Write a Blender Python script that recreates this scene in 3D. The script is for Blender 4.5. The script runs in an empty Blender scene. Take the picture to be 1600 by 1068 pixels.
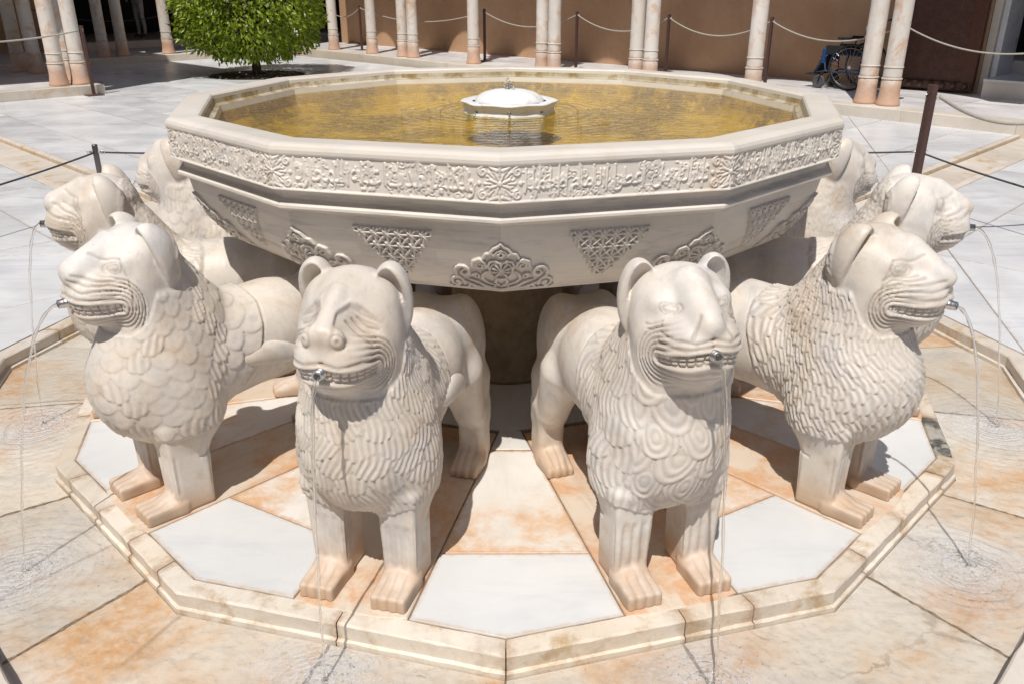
import bpy, math, random
import numpy as np
import openvdb
from math import sin, cos, radians, pi, sqrt, atan2, hypot
from mathutils import Vector

rnd = random.Random(7)
scene = bpy.context.scene
COL = scene.collection

# ------------------------------------------------------------------ camera
cam_d = bpy.data.cameras.new("camera")
cam = bpy.data.objects.new("camera", cam_d)
COL.objects.link(cam)
cam.location = (0.0105, -3.7294, 1.6759)
cam.rotation_euler = (pi / 2 - 0.4049, 0.0, -0.0036)
cam_d.sensor_width = 36.0
cam_d.lens = 1297.5 / 1600 * 36.0
cam_d.clip_start = 0.05
cam_d.clip_end = 400.0
scene.camera = cam

# ------------------------------------------------------------------ light
SUN = Vector((-0.145, -0.54, 1.0))          # direction towards the sun
SUN_EL = math.asin(SUN.normalized().z)
world = bpy.data.worlds.new("World")
scene.world = world
world.use_nodes = True
wn = world.node_tree
sky = wn.nodes.new("ShaderNodeTexSky")
sky.sky_type = 'NISHITA'
sky.sun_disc = False
sky.sun_elevation = SUN_EL
sky.sun_rotation = atan2(SUN.x, SUN.y)
sky.air_density = 1.0
sky.dust_density = 1.5
sky.ozone_density = 1.0
bgn = wn.nodes["Background"]
bgn.inputs["Strength"].default_value = 0.10
wn.links.new(sky.outputs[0], bgn.inputs[0])
sd = bpy.data.lights.new("sun", 'SUN')
sd.energy = 5.0
sd.angle = radians(0.55)
sd.color = (1.0, 0.958, 0.895)
sun = bpy.data.objects.new("sun", sd)
sun.rotation_euler = SUN.to_track_quat('Z', 'Y').to_euler()
sun.location = (-6, -14, 20)
COL.objects.link(sun)

vs = scene.view_settings
vs.view_transform = 'Standard'
vs.look = 'None'
vs.gamma = 1.0
vs.use_curve_mapping = False
vs.exposure = -0.22
scene.cycles.use_denoising = True
scene.cycles.max_bounces = 6
scene.cycles.diffuse_bounces = 4
scene.cycles.transparent_max_bounces = 12
scene.cycles.sample_clamp_indirect = 6.0

# ------------------------------------------------------------------ helpers
def tag(o, label=None, cat=None, group=None, kind=None):
    if label: o["label"] = label
    if cat: o["category"] = cat
    if group: o["group"] = group
    if kind: o["kind"] = kind
    return o

def empty(name, loc=(0, 0, 0), rz=0.0, parent=None):
    o = bpy.data.objects.new(name, None)
    o.location = loc
    o.rotation_euler = (0, 0, rz)
    o.empty_display_size = 0.1
    COL.objects.link(o)
    if parent: o.parent = parent
    return o

def link(name, me, mat=None, parent=None, loc=None, rz=None):
    o = bpy.data.objects.new(name, me)
    if mat is not None and not me.materials:
        me.materials.append(mat)
    COL.objects.link(o)
    if parent: o.parent = parent
    if loc is not None: o.location = loc
    if rz is not None: o.rotation_euler = (0, 0, rz)
    return o

class MB:
    """collects faces, becomes one mesh"""
    def __init__(s):
        s.v = []; s.f = []; s.sm = []
    def add(s, vs_, fs_, smooth=False):
        n = len(s.v)
        s.v += [tuple(p) for p in vs_]
        s.f += [tuple(i + n for i in f) for f in fs_]
        s.sm += [smooth] * len(fs_)
    def box(s, c, h, rz=0.0, bev=0.0):
        """box with centre c and half sizes h; bev chamfers the vertical and top edges"""
        cx, cy, cz = c; hx, hy, hz = h
        poly = [(-hx, -hy), (hx, -hy), (hx, hy), (-hx, hy)]
        ca, sa = cos(rz), sin(rz)
        pts = [(cx + x * ca - y * sa, cy + x * sa + y * ca) for x, y in poly]
        s.prism(pts, cz - hz, cz + hz, bev)
    def prism(s, pts, z0, z1, bev=0.0):
        n = len(pts)
        cx = sum(p[0] for p in pts) / n; cy = sum(p[1] for p in pts) / n
        area = sum(pts[i][0] * pts[(i + 1) % n][1] - pts[(i + 1) % n][0] * pts[i][1] for i in range(n))
        if area < 0: pts = pts[::-1]
        rings = [[(x, y, z0) for x, y in pts]]
        if bev > 0:
            rings.append([(x, y, z1 - bev) for x, y in pts])
            ins = inset(pts, bev)
            rings.append([(x, y, z1) for x, y in ins])
        else:
            rings.append([(x, y, z1) for x, y in pts])
        s.loft(rings, True, True)
    def loft(s, rings, cap0=False, cap1=False, closed=True, smooth=False):
        n = len(rings[0]); v = [p for r in rings for p in r]; f = []
        for k in range(len(rings) - 1):
            for i in range(n if closed else n - 1):
                j = (i + 1) % n
                f.append((k * n + i, k * n + j, (k + 1) * n + j, (k + 1) * n + i))
        s.add(v, f, smooth)
        base = len(s.v) - len(v)
        if cap0:
            s.f.append(tuple(base + i for i in reversed(range(n)))); s.sm.append(False)
        if cap1:
            s.f.append(tuple(base + (len(rings) - 1) * n + i for i in range(n))); s.sm.append(False)
    def tube(s, pts, r, seg=8, caps=True, smooth=True):
        pts = [Vector(p) for p in pts]
        if not hasattr(r, '__len__'): r = [r] * len(pts)
        rings = []; up = None
        for i, p in enumerate(pts):
            a = pts[max(0, i - 1)]; b = pts[min(len(pts) - 1, i + 1)]
            d = (b - a).normalized()
            if up is None:
                up = Vector((0, 0, 1)) if abs(d.z) < .9 else Vector((1, 0, 0))
            x = d.cross(up).normalized(); y = d.cross(x).normalized(); up = -y if False else up
            rings.append([p + (x * cos(2 * pi * k / seg) + y * sin(2 * pi * k / seg)) * r[i] for k in range(seg)])
        # keep outward winding
        rings = [rg[::-1] for rg in rings]
        s.loft(rings, caps, caps, smooth=smooth)
    def lathe(s, prof, c=(0, 0, 0), seg=24, smooth=True, caps=True):
        rings = [[(c[0] + r * cos(2 * pi * k / seg), c[1] + r * sin(2 * pi * k / seg), c[2] + z) for k in range(seg)] for r, z in prof]
        s.loft(rings, caps, caps, smooth=smooth)
    def sphere(s, c, r, seg=10, rg=6, sc=(1, 1, 1)):
        prof = [(max(1e-4, sin(pi * k / rg)), -cos(pi * k / rg)) for k in range(rg + 1)]
        rings = [[(c[0] + r * sc[0] * q * cos(2 * pi * k / seg), c[1] + r * sc[1] * q * sin(2 * pi * k / seg), c[2] + r * sc[2] * z) for k in range(seg)] for q, z in prof]
        s.loft(rings, False, False, smooth=True)
    def mesh(s, name):
        me = bpy.data.meshes.new(name)
        me.from_pydata(s.v, [], s.f)
        me.polygons.foreach_set("use_smooth", s.sm)
        me.update()
        return me
    def build(s, name, mat, parent=None, loc=None, rz=None):
        return link(name, s.mesh(name), mat, parent, loc, rz)

def inset(pts, d):
    """inset a convex ccw polygon"""
    n = len(pts); out = []
    for i in range(n):
        p0 = Vector(pts[i - 1]); p1 = Vector(pts[i]); p2 = Vector(pts[(i + 1) % n])
        a = (p1 - p0); b = (p2 - p1)
        if a.length < 1e-6 or b.length < 1e-6:
            out.append(tuple(p1)); continue
        a.normalize(); b.normalize()
        na = Vector((-a.y, a.x)); nb = Vector((-b.y, b.x))
        m = na + nb
        k = m.dot(na)
        out.append(tuple(p1 + m * (d / max(k, .3))))
    return out

def clip(poly, nx, ny, c):
    """part of the polygon where nx*x+ny*y <= c"""
    out = []
    n = len(poly)
    for i in range(n):
        p, q = poly[i], poly[(i + 1) % n]
        dp = nx * p[0] + ny * p[1] - c; dq = nx * q[0] + ny * q[1] - c
        if dp <= 0: out.append(p)
        if dp * dq < 0:
            t = dp / (dp - dq)
            out.append((p[0] + (q[0] - p[0]) * t, p[1] + (q[1] - p[1]) * t))
    return out

def parea(p):
    return abs(sum(p[i][0] * p[(i + 1) % len(p)][1] - p[(i + 1) % len(p)][0] * p[i][1] for i in range(len(p)))) / 2 if len(p) > 2 else 0

def np_mesh(name, V, F, smooth=True, attrs=None):
    """V (n,3) float, F (m,4) int quads"""
    me = bpy.data.meshes.new(name)
    V = np.ascontiguousarray(V, dtype=np.float32); F = np.ascontiguousarray(F, dtype=np.int32)
    me.vertices.add(len(V)); me.vertices.foreach_set("co", V.ravel())
    k = F.shape[1]
    me.loops.add(F.size); me.loops.foreach_set("vertex_index", F.ravel())
    me.polygons.add(len(F)); me.polygons.foreach_set("loop_start", np.arange(0, F.size, k, dtype=np.int32))
    me.polygons.foreach_set("use_smooth", np.full(len(F), smooth, dtype=bool))
    if attrs:
        for an, av in attrs.items():
            at = me.attributes.new(an, 'FLOAT', 'POINT')
            at.data.foreach_set("value", np.ascontiguousarray(av, dtype=np.float32))
    me.update(calc_edges=True)
    return me

def grid_faces(nx, ny):
    """vertex index = i*ny + j"""
    i, j = np.meshgrid(np.arange(nx - 1), np.arange(ny - 1), indexing='ij')
    a = (i * ny + j).ravel()
    return np.stack([a, a + ny, a + ny + 1, a + 1], axis=1)

# ------------------------------------------------------------------ materials
def hexc(r, g, b):
    return (r, g, b, 1.0)

class NT:
    def __init__(s, name):
        s.m = bpy.data.materials.new(name); s.m.use_nodes = True
        s.t = s.m.node_tree; s.n = s.t.nodes; s.l = s.t.links
        s.b = s.n["Principled BSDF"]; s.out = s.n["Material Output"]
    def node(s, typ, **kw):
        nd = s.n.new(typ)
        for k, v in kw.items():
            if k in ('operation', 'blend_type', 'data_type', 'noise_dimensions', 'feature', 'interpolation', 'wave_type', 'bands_direction', 'attribute_name', 'distance', 'wave_profile', 'mode', 'clamp', 'invert', 'rings_direction', 'noise_type'):
                setattr(nd, k, v)
            else:
                s.set(nd, k, v)
        return nd
    def set(s, nd, k, v):
        k2 = k.replace('_', ' ')
        key = int(k[1:]) if k[0] == 'i' and k[1:].isdigit() else k2
        inp = nd.inputs[key]
        if isinstance(v, bpy.types.NodeSocket): s.l.new(v, inp)
        elif isinstance(v, bpy.types.Node): s.l.new(v.outputs[0], inp)
        else: inp.default_value = v
    def pos(s):
        return s.node("ShaderNodeNewGeometry").outputs["Position"]
    def obj(s):
        return s.node("ShaderNodeTexCoord").outputs["Object"]
    def mapping(s, v, scale=(1, 1, 1), rot=(0, 0, 0), loc=(0, 0, 0)):
        m = s.n.new("ShaderNodeMapping"); s.l.new(v, m.inputs[0])
        m.inputs["Scale"].default_value = scale; m.inputs["Rotation"].default_value = rot; m.inputs["Location"].default_value = loc
        return m.outputs[0]
    def noise(s, v, scale, detail=4, rough=.55, dist=0.0):
        nd = s.n.new("ShaderNodeTexNoise"); s.l.new(v, nd.inputs["Vector"])
        nd.inputs["Scale"].default_value = scale; nd.inputs["Detail"].default_value = detail
        nd.inputs["Roughness"].default_value = rough; nd.inputs["Distortion"].default_value = dist
        return nd.outputs[0]
    def ramp(s, f, a, b, ca=0.0, cb=1.0):
        nd = s.n.new("ShaderNodeMapRange"); nd.interpolation_type = 'SMOOTHSTEP'
        s.l.new(f, nd.inputs[0])
        nd.inputs[1].default_value = a; nd.inputs[2].default_value = b
        nd.inputs[3].default_value = ca; nd.inputs[4].default_value = cb
        return nd.outputs[0]
    def mix(s, f, a, b, mode='MIX'):
        nd = s.n.new("ShaderNodeMix"); nd.data_type = 'RGBA'; nd.blend_type = mode
        for idx, v in ((0, f), (6, a), (7, b)):
            if isinstance(v, bpy.types.NodeSocket): s.l.new(v, nd.inputs[idx])
            else: nd.inputs[idx].default_value = v
        return nd.outputs[2]
    def math(s, op, a, b=0.0, c=0.0):
        nd = s.n.new("ShaderNodeMath"); nd.operation = op
        for i, v in enumerate((a, b, c)):
            if isinstance(v, bpy.types.NodeSocket): s.l.new(v, nd.inputs[i])
            else: nd.inputs[i].default_value = v
        return nd.outputs[0]
    def sep(s, v):
        nd = s.n.new("ShaderNodeSeparateXYZ"); s.l.new(v, nd.inputs[0]); return nd.outputs
    def attr(s, name):
        nd = s.n.new("ShaderNodeAttribute"); nd.attribute_name = name; return nd.outputs["Fac"]
    def orand(s):
        return s.n.new("ShaderNodeObjectInfo").outputs["Random"]
    def addv(s, v, f, k=1.0):
        """v + f*k on all axes"""
        m = s.n.new("ShaderNodeVectorMath"); m.operation = 'MULTIPLY_ADD'
        c = s.n.new("ShaderNodeCombineXYZ")
        for i in range(3): s.l.new(f, c.inputs[i])
        s.l.new(c.outputs[0], m.inputs[0]); m.inputs[1].default_value = (k, k * .7, k * 1.3); s.l.new(v, m.inputs[2])
        return m.outputs[0]
    def bump(s, h, strength=.3, dist=.01, normal=None):
        nd = s.n.new("ShaderNodeBump"); s.l.new(h, nd.inputs["Height"])
        nd.inputs["Strength"].default_value = strength; nd.inputs["Distance"].default_value = dist
        if normal: s.l.new(normal, nd.inputs["Normal"])
        return nd.outputs[0]
    def finish(s, color=None, rough=None, normal=None, spec=None, metal=None):
        for k, v in (("Base Color", color), ("Roughness", rough), ("Normal", normal), ("Specular IOR Level", spec), ("Metallic", metal)):
            if v is None: continue
            if isinstance(v, bpy.types.NodeSocket): s.l.new(v, s.b.inputs[k])
            else: s.b.inputs[k].default_value = v
        return s.m

def marble(name, base, base2, vein, vein_amt=.35, stain=None, stain_lo=.55, stain_hi=.75, stain_scale=1.5,
           rough=.45, dirs=(1, .18, 1), vscale=7.0, low_stain=None, attr=None, cav_col=None, bump=.12, rand=.1, space='world',
           rust=0.0, rot=0.0, streak=0.0, edge=None, grime=0.0, crack=0.0, zone=None, patch=0.0):
    n = NT(name)
    P = n.pos() if space == 'world' else n.obj()
    r = n.orand()
    Pr = n.addv(P, r, 17.0)
    big = n.noise(Pr, 1.6, 5, .6)
    c = n.mix(n.ramp(big, .35, .7), base, base2)
    mp = n.mapping(Pr, dirs, (0, 0, rot))
    w = n.noise(mp, vscale, 7, .62, .9)
    c = n.mix(n.math('MULTIPLY', n.ramp(w, .5, .72), vein_amt), c, vein)
    w2 = n.noise(mp, vscale * 3.1, 4, .6, .3)
    c = n.mix(n.math('MULTIPLY', n.ramp(w2, .56, .66), vein_amt * .35), c, vein)
    if stain:
        sN = n.noise(Pr, stain_scale, 8, .68, .4)
        f = n.ramp(sN, stain_lo, stain_hi)
        fine = n.noise(Pr, 38, 5, .7)
        f = n.math('MULTIPLY', f, n.ramp(fine, .25, .62, .45, 1.0))
        if zone:      # the splash line: stained belt at a certain distance from the fountain's axis
            v = n.n.new("ShaderNodeVectorMath"); v.operation = 'LENGTH'; n.l.new(n.mapping(P, (1, 1, 0)), v.inputs[0])
            rz_ = n.math('ADD', v.outputs["Value"], n.math('MULTIPLY', n.math('SUBTRACT', n.noise(P, 3.5, 4, .6), .5), .5))
            f = n.math('MULTIPLY', f, n.math('MULTIPLY', n.ramp(rz_, zone[0], zone[1]), n.ramp(rz_, zone[2] + .1, zone[3] + .2, 1.0, 0.35)))
        c = n.mix(f, c, stain)
    if patch:
        c = n.mix(n.math('MULTIPLY', n.ramp(n.noise(Pr, 3.3, 6, .65, .8), .50, .68), patch), c, (.50, .49, .485, 1))
    if low_stain:
        z = n.sep(P)[2]
        zn = n.math('ADD', z, n.math('MULTIPLY', n.math('SUBTRACT', n.noise(P, 14, 4, .6), .5), low_stain[3]))
        c = n.mix(n.ramp(zn, low_stain[1], low_stain[2], low_stain[4], 0.0), c, low_stain[0])
    if streak:
        st = n.noise(n.mapping(P, (60, 60, 3)), 1.0, 4, .6)
        c = n.mix(n.math('MULTIPLY', n.ramp(st, .5, .72), streak), c, (.33, .28, .2, 1))
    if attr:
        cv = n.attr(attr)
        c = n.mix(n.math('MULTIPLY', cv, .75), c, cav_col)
    if rust:
        rs = n.noise(Pr, 55, 3, .6)
        msk = n.ramp(n.noise(Pr, 2.3, 2, .5), .52, .68)
        c = n.mix(n.math('MULTIPLY', n.math('MULTIPLY', n.ramp(rs, .66, .72), msk), rust), c, (.2, .07, .03, 1))
    if crack:
        vo = n.n.new("ShaderNodeTexVoronoi"); vo.feature = 'DISTANCE_TO_EDGE'; vo.inputs["Scale"].default_value = crack
        n.l.new(n.addv(Pr, n.noise(Pr, 5, 5, .7), .35), vo.inputs["Vector"])
        ck = n.math('MULTIPLY', n.ramp(vo.outputs[0], .002, .010, 1.0, 0.0), n.ramp(n.noise(Pr, 1.3, 2, .5), .45, .6))
        c = n.mix(n.math('MULTIPLY', ck, .6), c, (.22, .15, .10, 1))
    if edge:
        en = n.noise(P, 24, 4, .7)
        f = n.ramp(n.math('ADD', n.attr("edge"), n.math('MULTIPLY', n.math('SUBTRACT', en, .5), 1.3)), .55, 1.25)
        c = n.mix(n.math('MULTIPLY', f, edge[1]), c, edge[0])
    if grime:
        gn = n.noise(Pr, 6.5, 8, .75, .5); g2 = n.noise(Pr, 70, 3, .7)
        c = n.mix(n.math('MULTIPLY', n.ramp(gn, .48, .70), grime), c, (.33, .25, .17, 1))
        c = n.mix(n.math('MULTIPLY', n.ramp(g2, .62, .74), grime), c, (.26, .19, .13, 1))
    # each block a little lighter or darker
    hsv = n.n.new("ShaderNodeHueSaturation")
    n.l.new(c, hsv.inputs["Color"])
    n.l.new(n.math('MULTIPLY_ADD', r, rand, 1.0 - rand * .6), hsv.inputs["Value"])
    c = hsv.outputs[0]
    bn = n.noise(P, 55, 6, .7)
    bn2 = n.noise(P, 9, 4, .6)
    nrm = n.bump(n.math('ADD', n.math('MULTIPLY', bn, .4), bn2), bump, .012)
    rg = n.ramp(big, .2, .8, rough - .1, rough + .12)
    return n.finish(c, rg, nrm, .4)

def simple(name, col, rough=.6, metal=0.0, var=.15, scale=12, bump=.1, bd=.01):
    n = NT(name); P = n.obj()
    nz = n.noise(P, scale, 5, .6)
    c2 = tuple(x * (1 - var) for x in col[:3]) + (1,)
    c = n.mix(n.ramp(nz, .3, .7), c2, tuple(col[:3]) + (1,))
    return n.finish(c, rough, n.bump(n.noise(P, scale * 3, 4, .6), bump, bd), .45, metal)

CREAM = (.64, .575, .50, 1); CREAM2 = (.72, .685, .64, 1); GREYV = (.42, .42, .43, 1)
STAIN = (.60, .38, .22, 1)
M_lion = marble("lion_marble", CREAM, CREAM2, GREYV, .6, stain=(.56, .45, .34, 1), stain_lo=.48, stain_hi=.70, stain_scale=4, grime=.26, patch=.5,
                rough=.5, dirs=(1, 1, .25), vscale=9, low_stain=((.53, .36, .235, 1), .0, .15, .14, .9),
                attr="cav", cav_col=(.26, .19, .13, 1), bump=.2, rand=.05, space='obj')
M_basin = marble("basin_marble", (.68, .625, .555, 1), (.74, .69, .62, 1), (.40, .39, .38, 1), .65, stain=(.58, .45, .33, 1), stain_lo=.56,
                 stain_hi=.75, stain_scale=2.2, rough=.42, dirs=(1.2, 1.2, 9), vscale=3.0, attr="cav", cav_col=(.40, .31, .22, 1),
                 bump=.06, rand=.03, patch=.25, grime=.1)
M_rim = marble("rim_marble", (.64, .59, .52, 1), (.70, .65, .58, 1), (.46, .45, .44, 1), .35, stain=(.60, .49, .38, 1), stain_lo=.55,
               stain_hi=.75, stain_scale=2.2, rough=.4, dirs=(.6, 3, 3), vscale=4, bump=.05, rand=.02)
M_rimin = marble("rim_inner_marble", (.42, .36, .24, 1), (.56, .50, .38, 1), (.25, .2, .12, 1), .6, stain=(.25, .17, .06, 1), stain_lo=.45,
                 stain_hi=.6, stain_scale=9, rough=.5, streak=.8, bump=.2, rand=.02)
M_white = marble("white_marble_slab", (.60, .605, .605, 1), (.66, .66, .655, 1), (.46, .47, .50, 1), .35, rough=.32, dirs=(.35, 1.6, 1),
                 vscale=4, bump=.03, rand=.08, rot=.5, edge=((.50, .38, .26, 1), .7), grime=.05)
M_plaza = marble("plaza_marble", (.58, .585, .60, 1), (.68, .685, .695, 1), (.40, .42, .46, 1), .55, rough=.33, dirs=(.3, 2.2, 1),
                 vscale=3.0, bump=.03, rand=.16, rot=.78, stain=(.58, .50, .41, 1), stain_lo=.60, stain_hi=.8, stain_scale=.8, edge=((.40, .30, .21, 1), .6), grime=.06)
M_inner = marble("stained_marble_slab", (.655, .62, .57, 1), (.72, .70, .67, 1), (.55, .47, .38, 1), .35, stain=STAIN, zone=(1.20, 1.36, 1.5, 1.62), stain_lo=.38,
                 stain_hi=.60, stain_scale=3.2, rough=.45, bump=.08, rand=.06, edge=((.50, .27, .14, 1), .8), grime=.15)
M_kerb = marble("kerb_marble", (.62, .54, .44, 1), (.68, .62, .54, 1), (.43, .38, .32, 1), .4, stain=(.44, .31, .18, 1), stain_lo=.5,
                stain_hi=.68, stain_scale=7, rough=.5, bump=.2, rand=.16, edge=((.34, .20, .11, 1), .75), grime=.3)
M_okerb = marble("outer_kerb_marble", (.58, .52, .45, 1), (.64, .59, .53, 1), (.46, .40, .34, 1), .4, stain=(.50, .32, .12, 1), stain_lo=.52,
                 stain_hi=.7, stain_scale=4, rough=.5, bump=.15, rand=.1, edge=((.42, .26, .10, 1), .6), grime=.25)
M_chan = marble("channel_marble", (.60, .545, .475, 1), (.67, .64, .60, 1), (.47, .46, .46, 1), .5, stain=(.56, .33, .15, 1), stain_lo=.43,
                stain_hi=.68, stain_scale=1.7, rough=.35, dirs=(.5, 2.5, 1), vscale=4, bump=.08, rand=.14, rust=.9, rot=.6, grime=.28, crack=.9)
M_grout = simple("grout", (.30, .22, .15), .9, 0, .4, 20, .5, .01)
M_step = marble("step_marble", (.58, .52, .44, 1), (.64, .58, .50, 1), (.45, .40, .34, 1), .4, stain=(.5, .36, .22, 1), stain_lo=.55,
                stain_hi=.72, stain_scale=2, rough=.45, bump=.05, rand=.1)
M_gfloor = marble("gallery_floor_marble", (.62, .60, .60, 1), (.70, .68, .68, 1), (.48, .47, .5, 1), .4, rough=.35, bump=.03, rand=.12, vscale=3)
M_column = marble("column_marble", (.60, .55, .49, 1), (.68, .64, .59, 1), (.48, .45, .42, 1), .4, stain=(.50, .31, .18, 1), stain_lo=.47,
                  stain_hi=.68, stain_scale=3.2, rough=.5, dirs=(1, 1, .25), vscale=9, bump=.12, rand=.12,
                  low_stain=((.52, .30, .19, 1), .05, .5, .5, .8), space='obj')
M_steel = NT("brushed_steel").finish((.60, .58, .56, 1), .36, None, .5, 1.0)
M_dsteel = NT("dark_steel").finish((.16, .15, .15, 1), .4, None, .5, 1.0)
M_brown = simple("brown_painted_metal", (.085, .042, .036), .5, 0, .2, 30, .05)
# ------------------------------------------------------------------ geometry of the place
def dvert(k, R, rot=0.0):
    a = radians(30 * k) + rot
    return (R * sin(a), -R * cos(a))

LION = [(-14.3, 'A'), (16.3, 'B'), (45, 'D'), (-45.5, 'C'), (75, 'E'), (-75, 'F'), (105, 'G'), (-105, 'H'),
        (135, 'R'), (-135, 'R'), (165, 'R'), (-165, 'R')]
ANG = sorted(a for a, _ in LION)
RK, RKI, RO, ROO = 1.99, 1.92, 2.47, 2.56
CH = -0.075

def ring_hit(ang, R, rot=0.0):
    """distance from the axis to the dodecagon of vertex radius R at angle ang (degrees)"""
    a = (ang - math.degrees(rot)) % 30 - 15
    return R * cos(radians(15)) / cos(radians(a))

def pol(ang, r):
    return (r * sin(radians(ang)), -r * cos(radians(ang)))

# ground below everything
g = MB(); g.prism([(-60, -40), (60, -40), (60, 80), (-60, 80)], -.6, -.12)
tag(g.build("ground", M_grout), kind="structure")

M_kerbdark = marble("blackened_kerb_marble", (.30, .29, .25, 1), (.42, .40, .35, 1), (.06, .06, .06, 1), .9, stain=(.05, .05, .05, 1), stain_lo=.46, stain_hi=.56,
                    stain_scale=9, rough=.55, bump=.3, rand=0, vscale=14, grime=.5)
# --- platform with its slabs and kerb
plat = MB(); plat.prism([dvert(k, RKI + .03) for k in range(12)], -.11, -.006)
plat = tag(plat.build("platform", M_grout), kind="structure")
def lion_edge(ang, side, r):
    """point on the edge of a lion's base strip: side +1/-1 across, r along"""
    a = radians(ang); w = .152 + (r - .87) * .03
    return (r * sin(a) + side * w * cos(a), -r * cos(a) + side * w * sin(a))
def slab(parent, name, pts, z1, mat, gap=.003, thick=.05, bev=.0025):
    area = sum(pts[i][0] * pts[(i + 1) % len(pts)][1] - pts[(i + 1) % len(pts)][0] * pts[i][1] for i in range(len(pts)))
    if area < 0: pts = pts[::-1]
    pts = inset(pts, gap)
    n_ = len(pts); b2 = inset(pts, bev)
    lens = [hypot(pts[i][0] - pts[i - 1][0], pts[i][1] - pts[i - 1][1]) for i in range(n_)]
    rings = [[(x, y, z1 - thick) for x, y in pts], [(x, y, z1 - bev) for x, y in pts], [(x, y, z1) for x, y in b2]]
    edge = [1.0] * (3 * n_)
    if min(lens) > .12:
        rings.append([(x, y, z1) for x, y in inset(pts, .034)]); edge += [0.0] * n_
    else: edge = [1.0] * (2 * n_) + [.35] * n_
    m = MB(); m.loft(rings, True, True)
    me = m.mesh(name); at = me.attributes.new("edge", 'FLOAT', 'POINT'); at.data.foreach_set("value", edge)
    return link(name, me, mat, parent)
for i in range(12):
    a0 = ANG[i]; a1 = ANG[(i + 1) % 12]
    if a1 < a0: a1 += 360
    am = (a0 + a1) / 2; kv = round(am / 30); av = kv * 30
    L = lambda r: lion_edge(a0, 1, r)
    Rr = lambda r: lion_edge(a1, -1, r)
    jit = rnd.uniform(-.02, .02)
    def along(fn, rr):
        # point on the strip edge whose radial distance along the wedge axis is rr
        lo, hi = .3, 2.3
        for _ in range(30):
            mid = (lo + hi) / 2; p = fn(mid)
            d = p[0] * sin(radians(av)) - p[1] * cos(radians(av))
            if d < rr: lo = mid
            else: hi = mid
        return fn(lo)
    r1 = 1.60 * cos(radians(15)) + jit
    n0 = along(L, r1); n1 = along(Rr, r1)
    # outer slab: up to the kerb
    rk = RKI * cos(radians(15))
    def kerbpt(fn, side_ang):
        lo, hi = .8, 2.3
        for _ in range(30):
            mid = (lo + hi) / 2; p = fn(mid)
            if p[0] * sin(radians(side_ang)) - p[1] * cos(radians(side_ang)) < rk: lo = mid
            else: hi = mid
        return fn(lo)
    slab(plat, "marble_slab", [n0, kerbpt(L, av - 15), dvert(kv, RKI), kerbpt(Rr, av + 15), n1], 0.0, M_white)
    i0 = along(L, .895); i1 = along(Rr, .895)
    slab(plat, "marble_slab", [i0, n0, n1, i1], -.001, M_inner)
    j0 = along(L, .735); j1 = along(Rr, .735)
    slab(plat, "marble_slab", [j0, i0, i1, j1], .001, M_inner, .006)
inn = MB(); inn.prism([pol(30 * k, .74) for k in range(12)], -.05, -.002)
inn = inn.build("marble_slab", M_inner, plat)

# kerb stones: perimeter parameter, whole numbers are corners
def ring_pt(s, R):
    k = math.floor(s); f = s - k
    a = dvert(k, R); b = dvert(k + 1, R)
    return (a[0] + (b[0] - a[0]) * f, a[1] + (b[1] - a[1]) * f)
def kerb_ring(parent, cuts, Ri, Ro_, z0, z1, mat, name="kerb_stone", lip=None):
    cuts = sorted(cuts)
    for q in range(len(cuts)):
        s0 = cuts[q] + .0018; s1 = (cuts[q + 1] if q + 1 < len(cuts) else cuts[0] + 12) - .0018
        ks = [k for k in range(math.ceil(s0 + 1e-6), math.ceil(s1)) if s0 < k < s1]
        nsub = max(4, int((s1 - s0) / .045))
        ss = sorted(ks + [s0 + (s1 - s0) * i / nsub for i in range(nsub + 1) if not any(abs(s0 + (s1 - s0) * i / nsub - k) < .012 for k in ks)])
        dz = rnd.uniform(-.002, .002)
        m = MB()
        b = .006
        prof = [(Ri, z0), (Ri, z1 - b), (Ri + b, z1), (Ro_ - b, z1), (Ro_, z1 - b)]
        if lip and lip > 0: prof += [(Ro_ - .002, z1 - .054), (Ro_ + .009, z1 - .057), (Ro_ + .009, z0)]
        elif lip and lip < 0: prof = [(Ri - .014, z0), (Ri - .014, z1 - .058), (Ri + .004, z1 - .055), (Ri, z1 - b), (Ri + b, z1), (Ro_ - b, z1), (Ro_, z1 - b), (Ro_, z0)]
        else: prof += [(Ro_, z0)]
        jr_ = lambda: rnd.gauss(0, .0011)
        chip = [max(0, rnd.gauss(-.002, .0025)) for _ in ss]
        rings = [[(*ring_pt(s, r + (jr_() if 0 < pi_ < len(prof) - 1 else 0) - (chip[si] if pi_ in (3, 4) else 0)), z + dz + (jr_() * .6 if z > z0 + .01 else 0) - (chip[si] * .7 if pi_ in (3, 4) else 0)) for pi_, (r, z) in enumerate(prof)] for si, s in enumerate(ss)]
        m.loft(rings, True, True)
        me = m.mesh(name); at = me.attributes.new("edge", 'FLOAT', 'POINT')
        at.data.foreach_set("value", [min(1.0, (.85 if (si in (0, len(ss) - 1)) else 0) + (.45 if abs(z - z1) < .012 else .12)) for si in range(len(ss)) for (r, z) in prof])
        link(name, me, M_kerbdark if (mat is M_kerb and abs(cuts[q] - 2.03) < .01) else mat, parent)
cuts = [0.0, .52, .735, 1.21, 1.50, 1.87, 2.03, 2.35, 2.9, 3.5, 4.1, 4.6, 5.2, 5.8, 6.4, 7.0, 7.6, 8.2, 8.7, 9.3, 9.62, 10.14, 10.42, 10.66, 10.87, 11.51]
kerb_ring(plat, cuts, RKI, RK, -.11, 0.0, M_kerb, lip=1)

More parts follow.
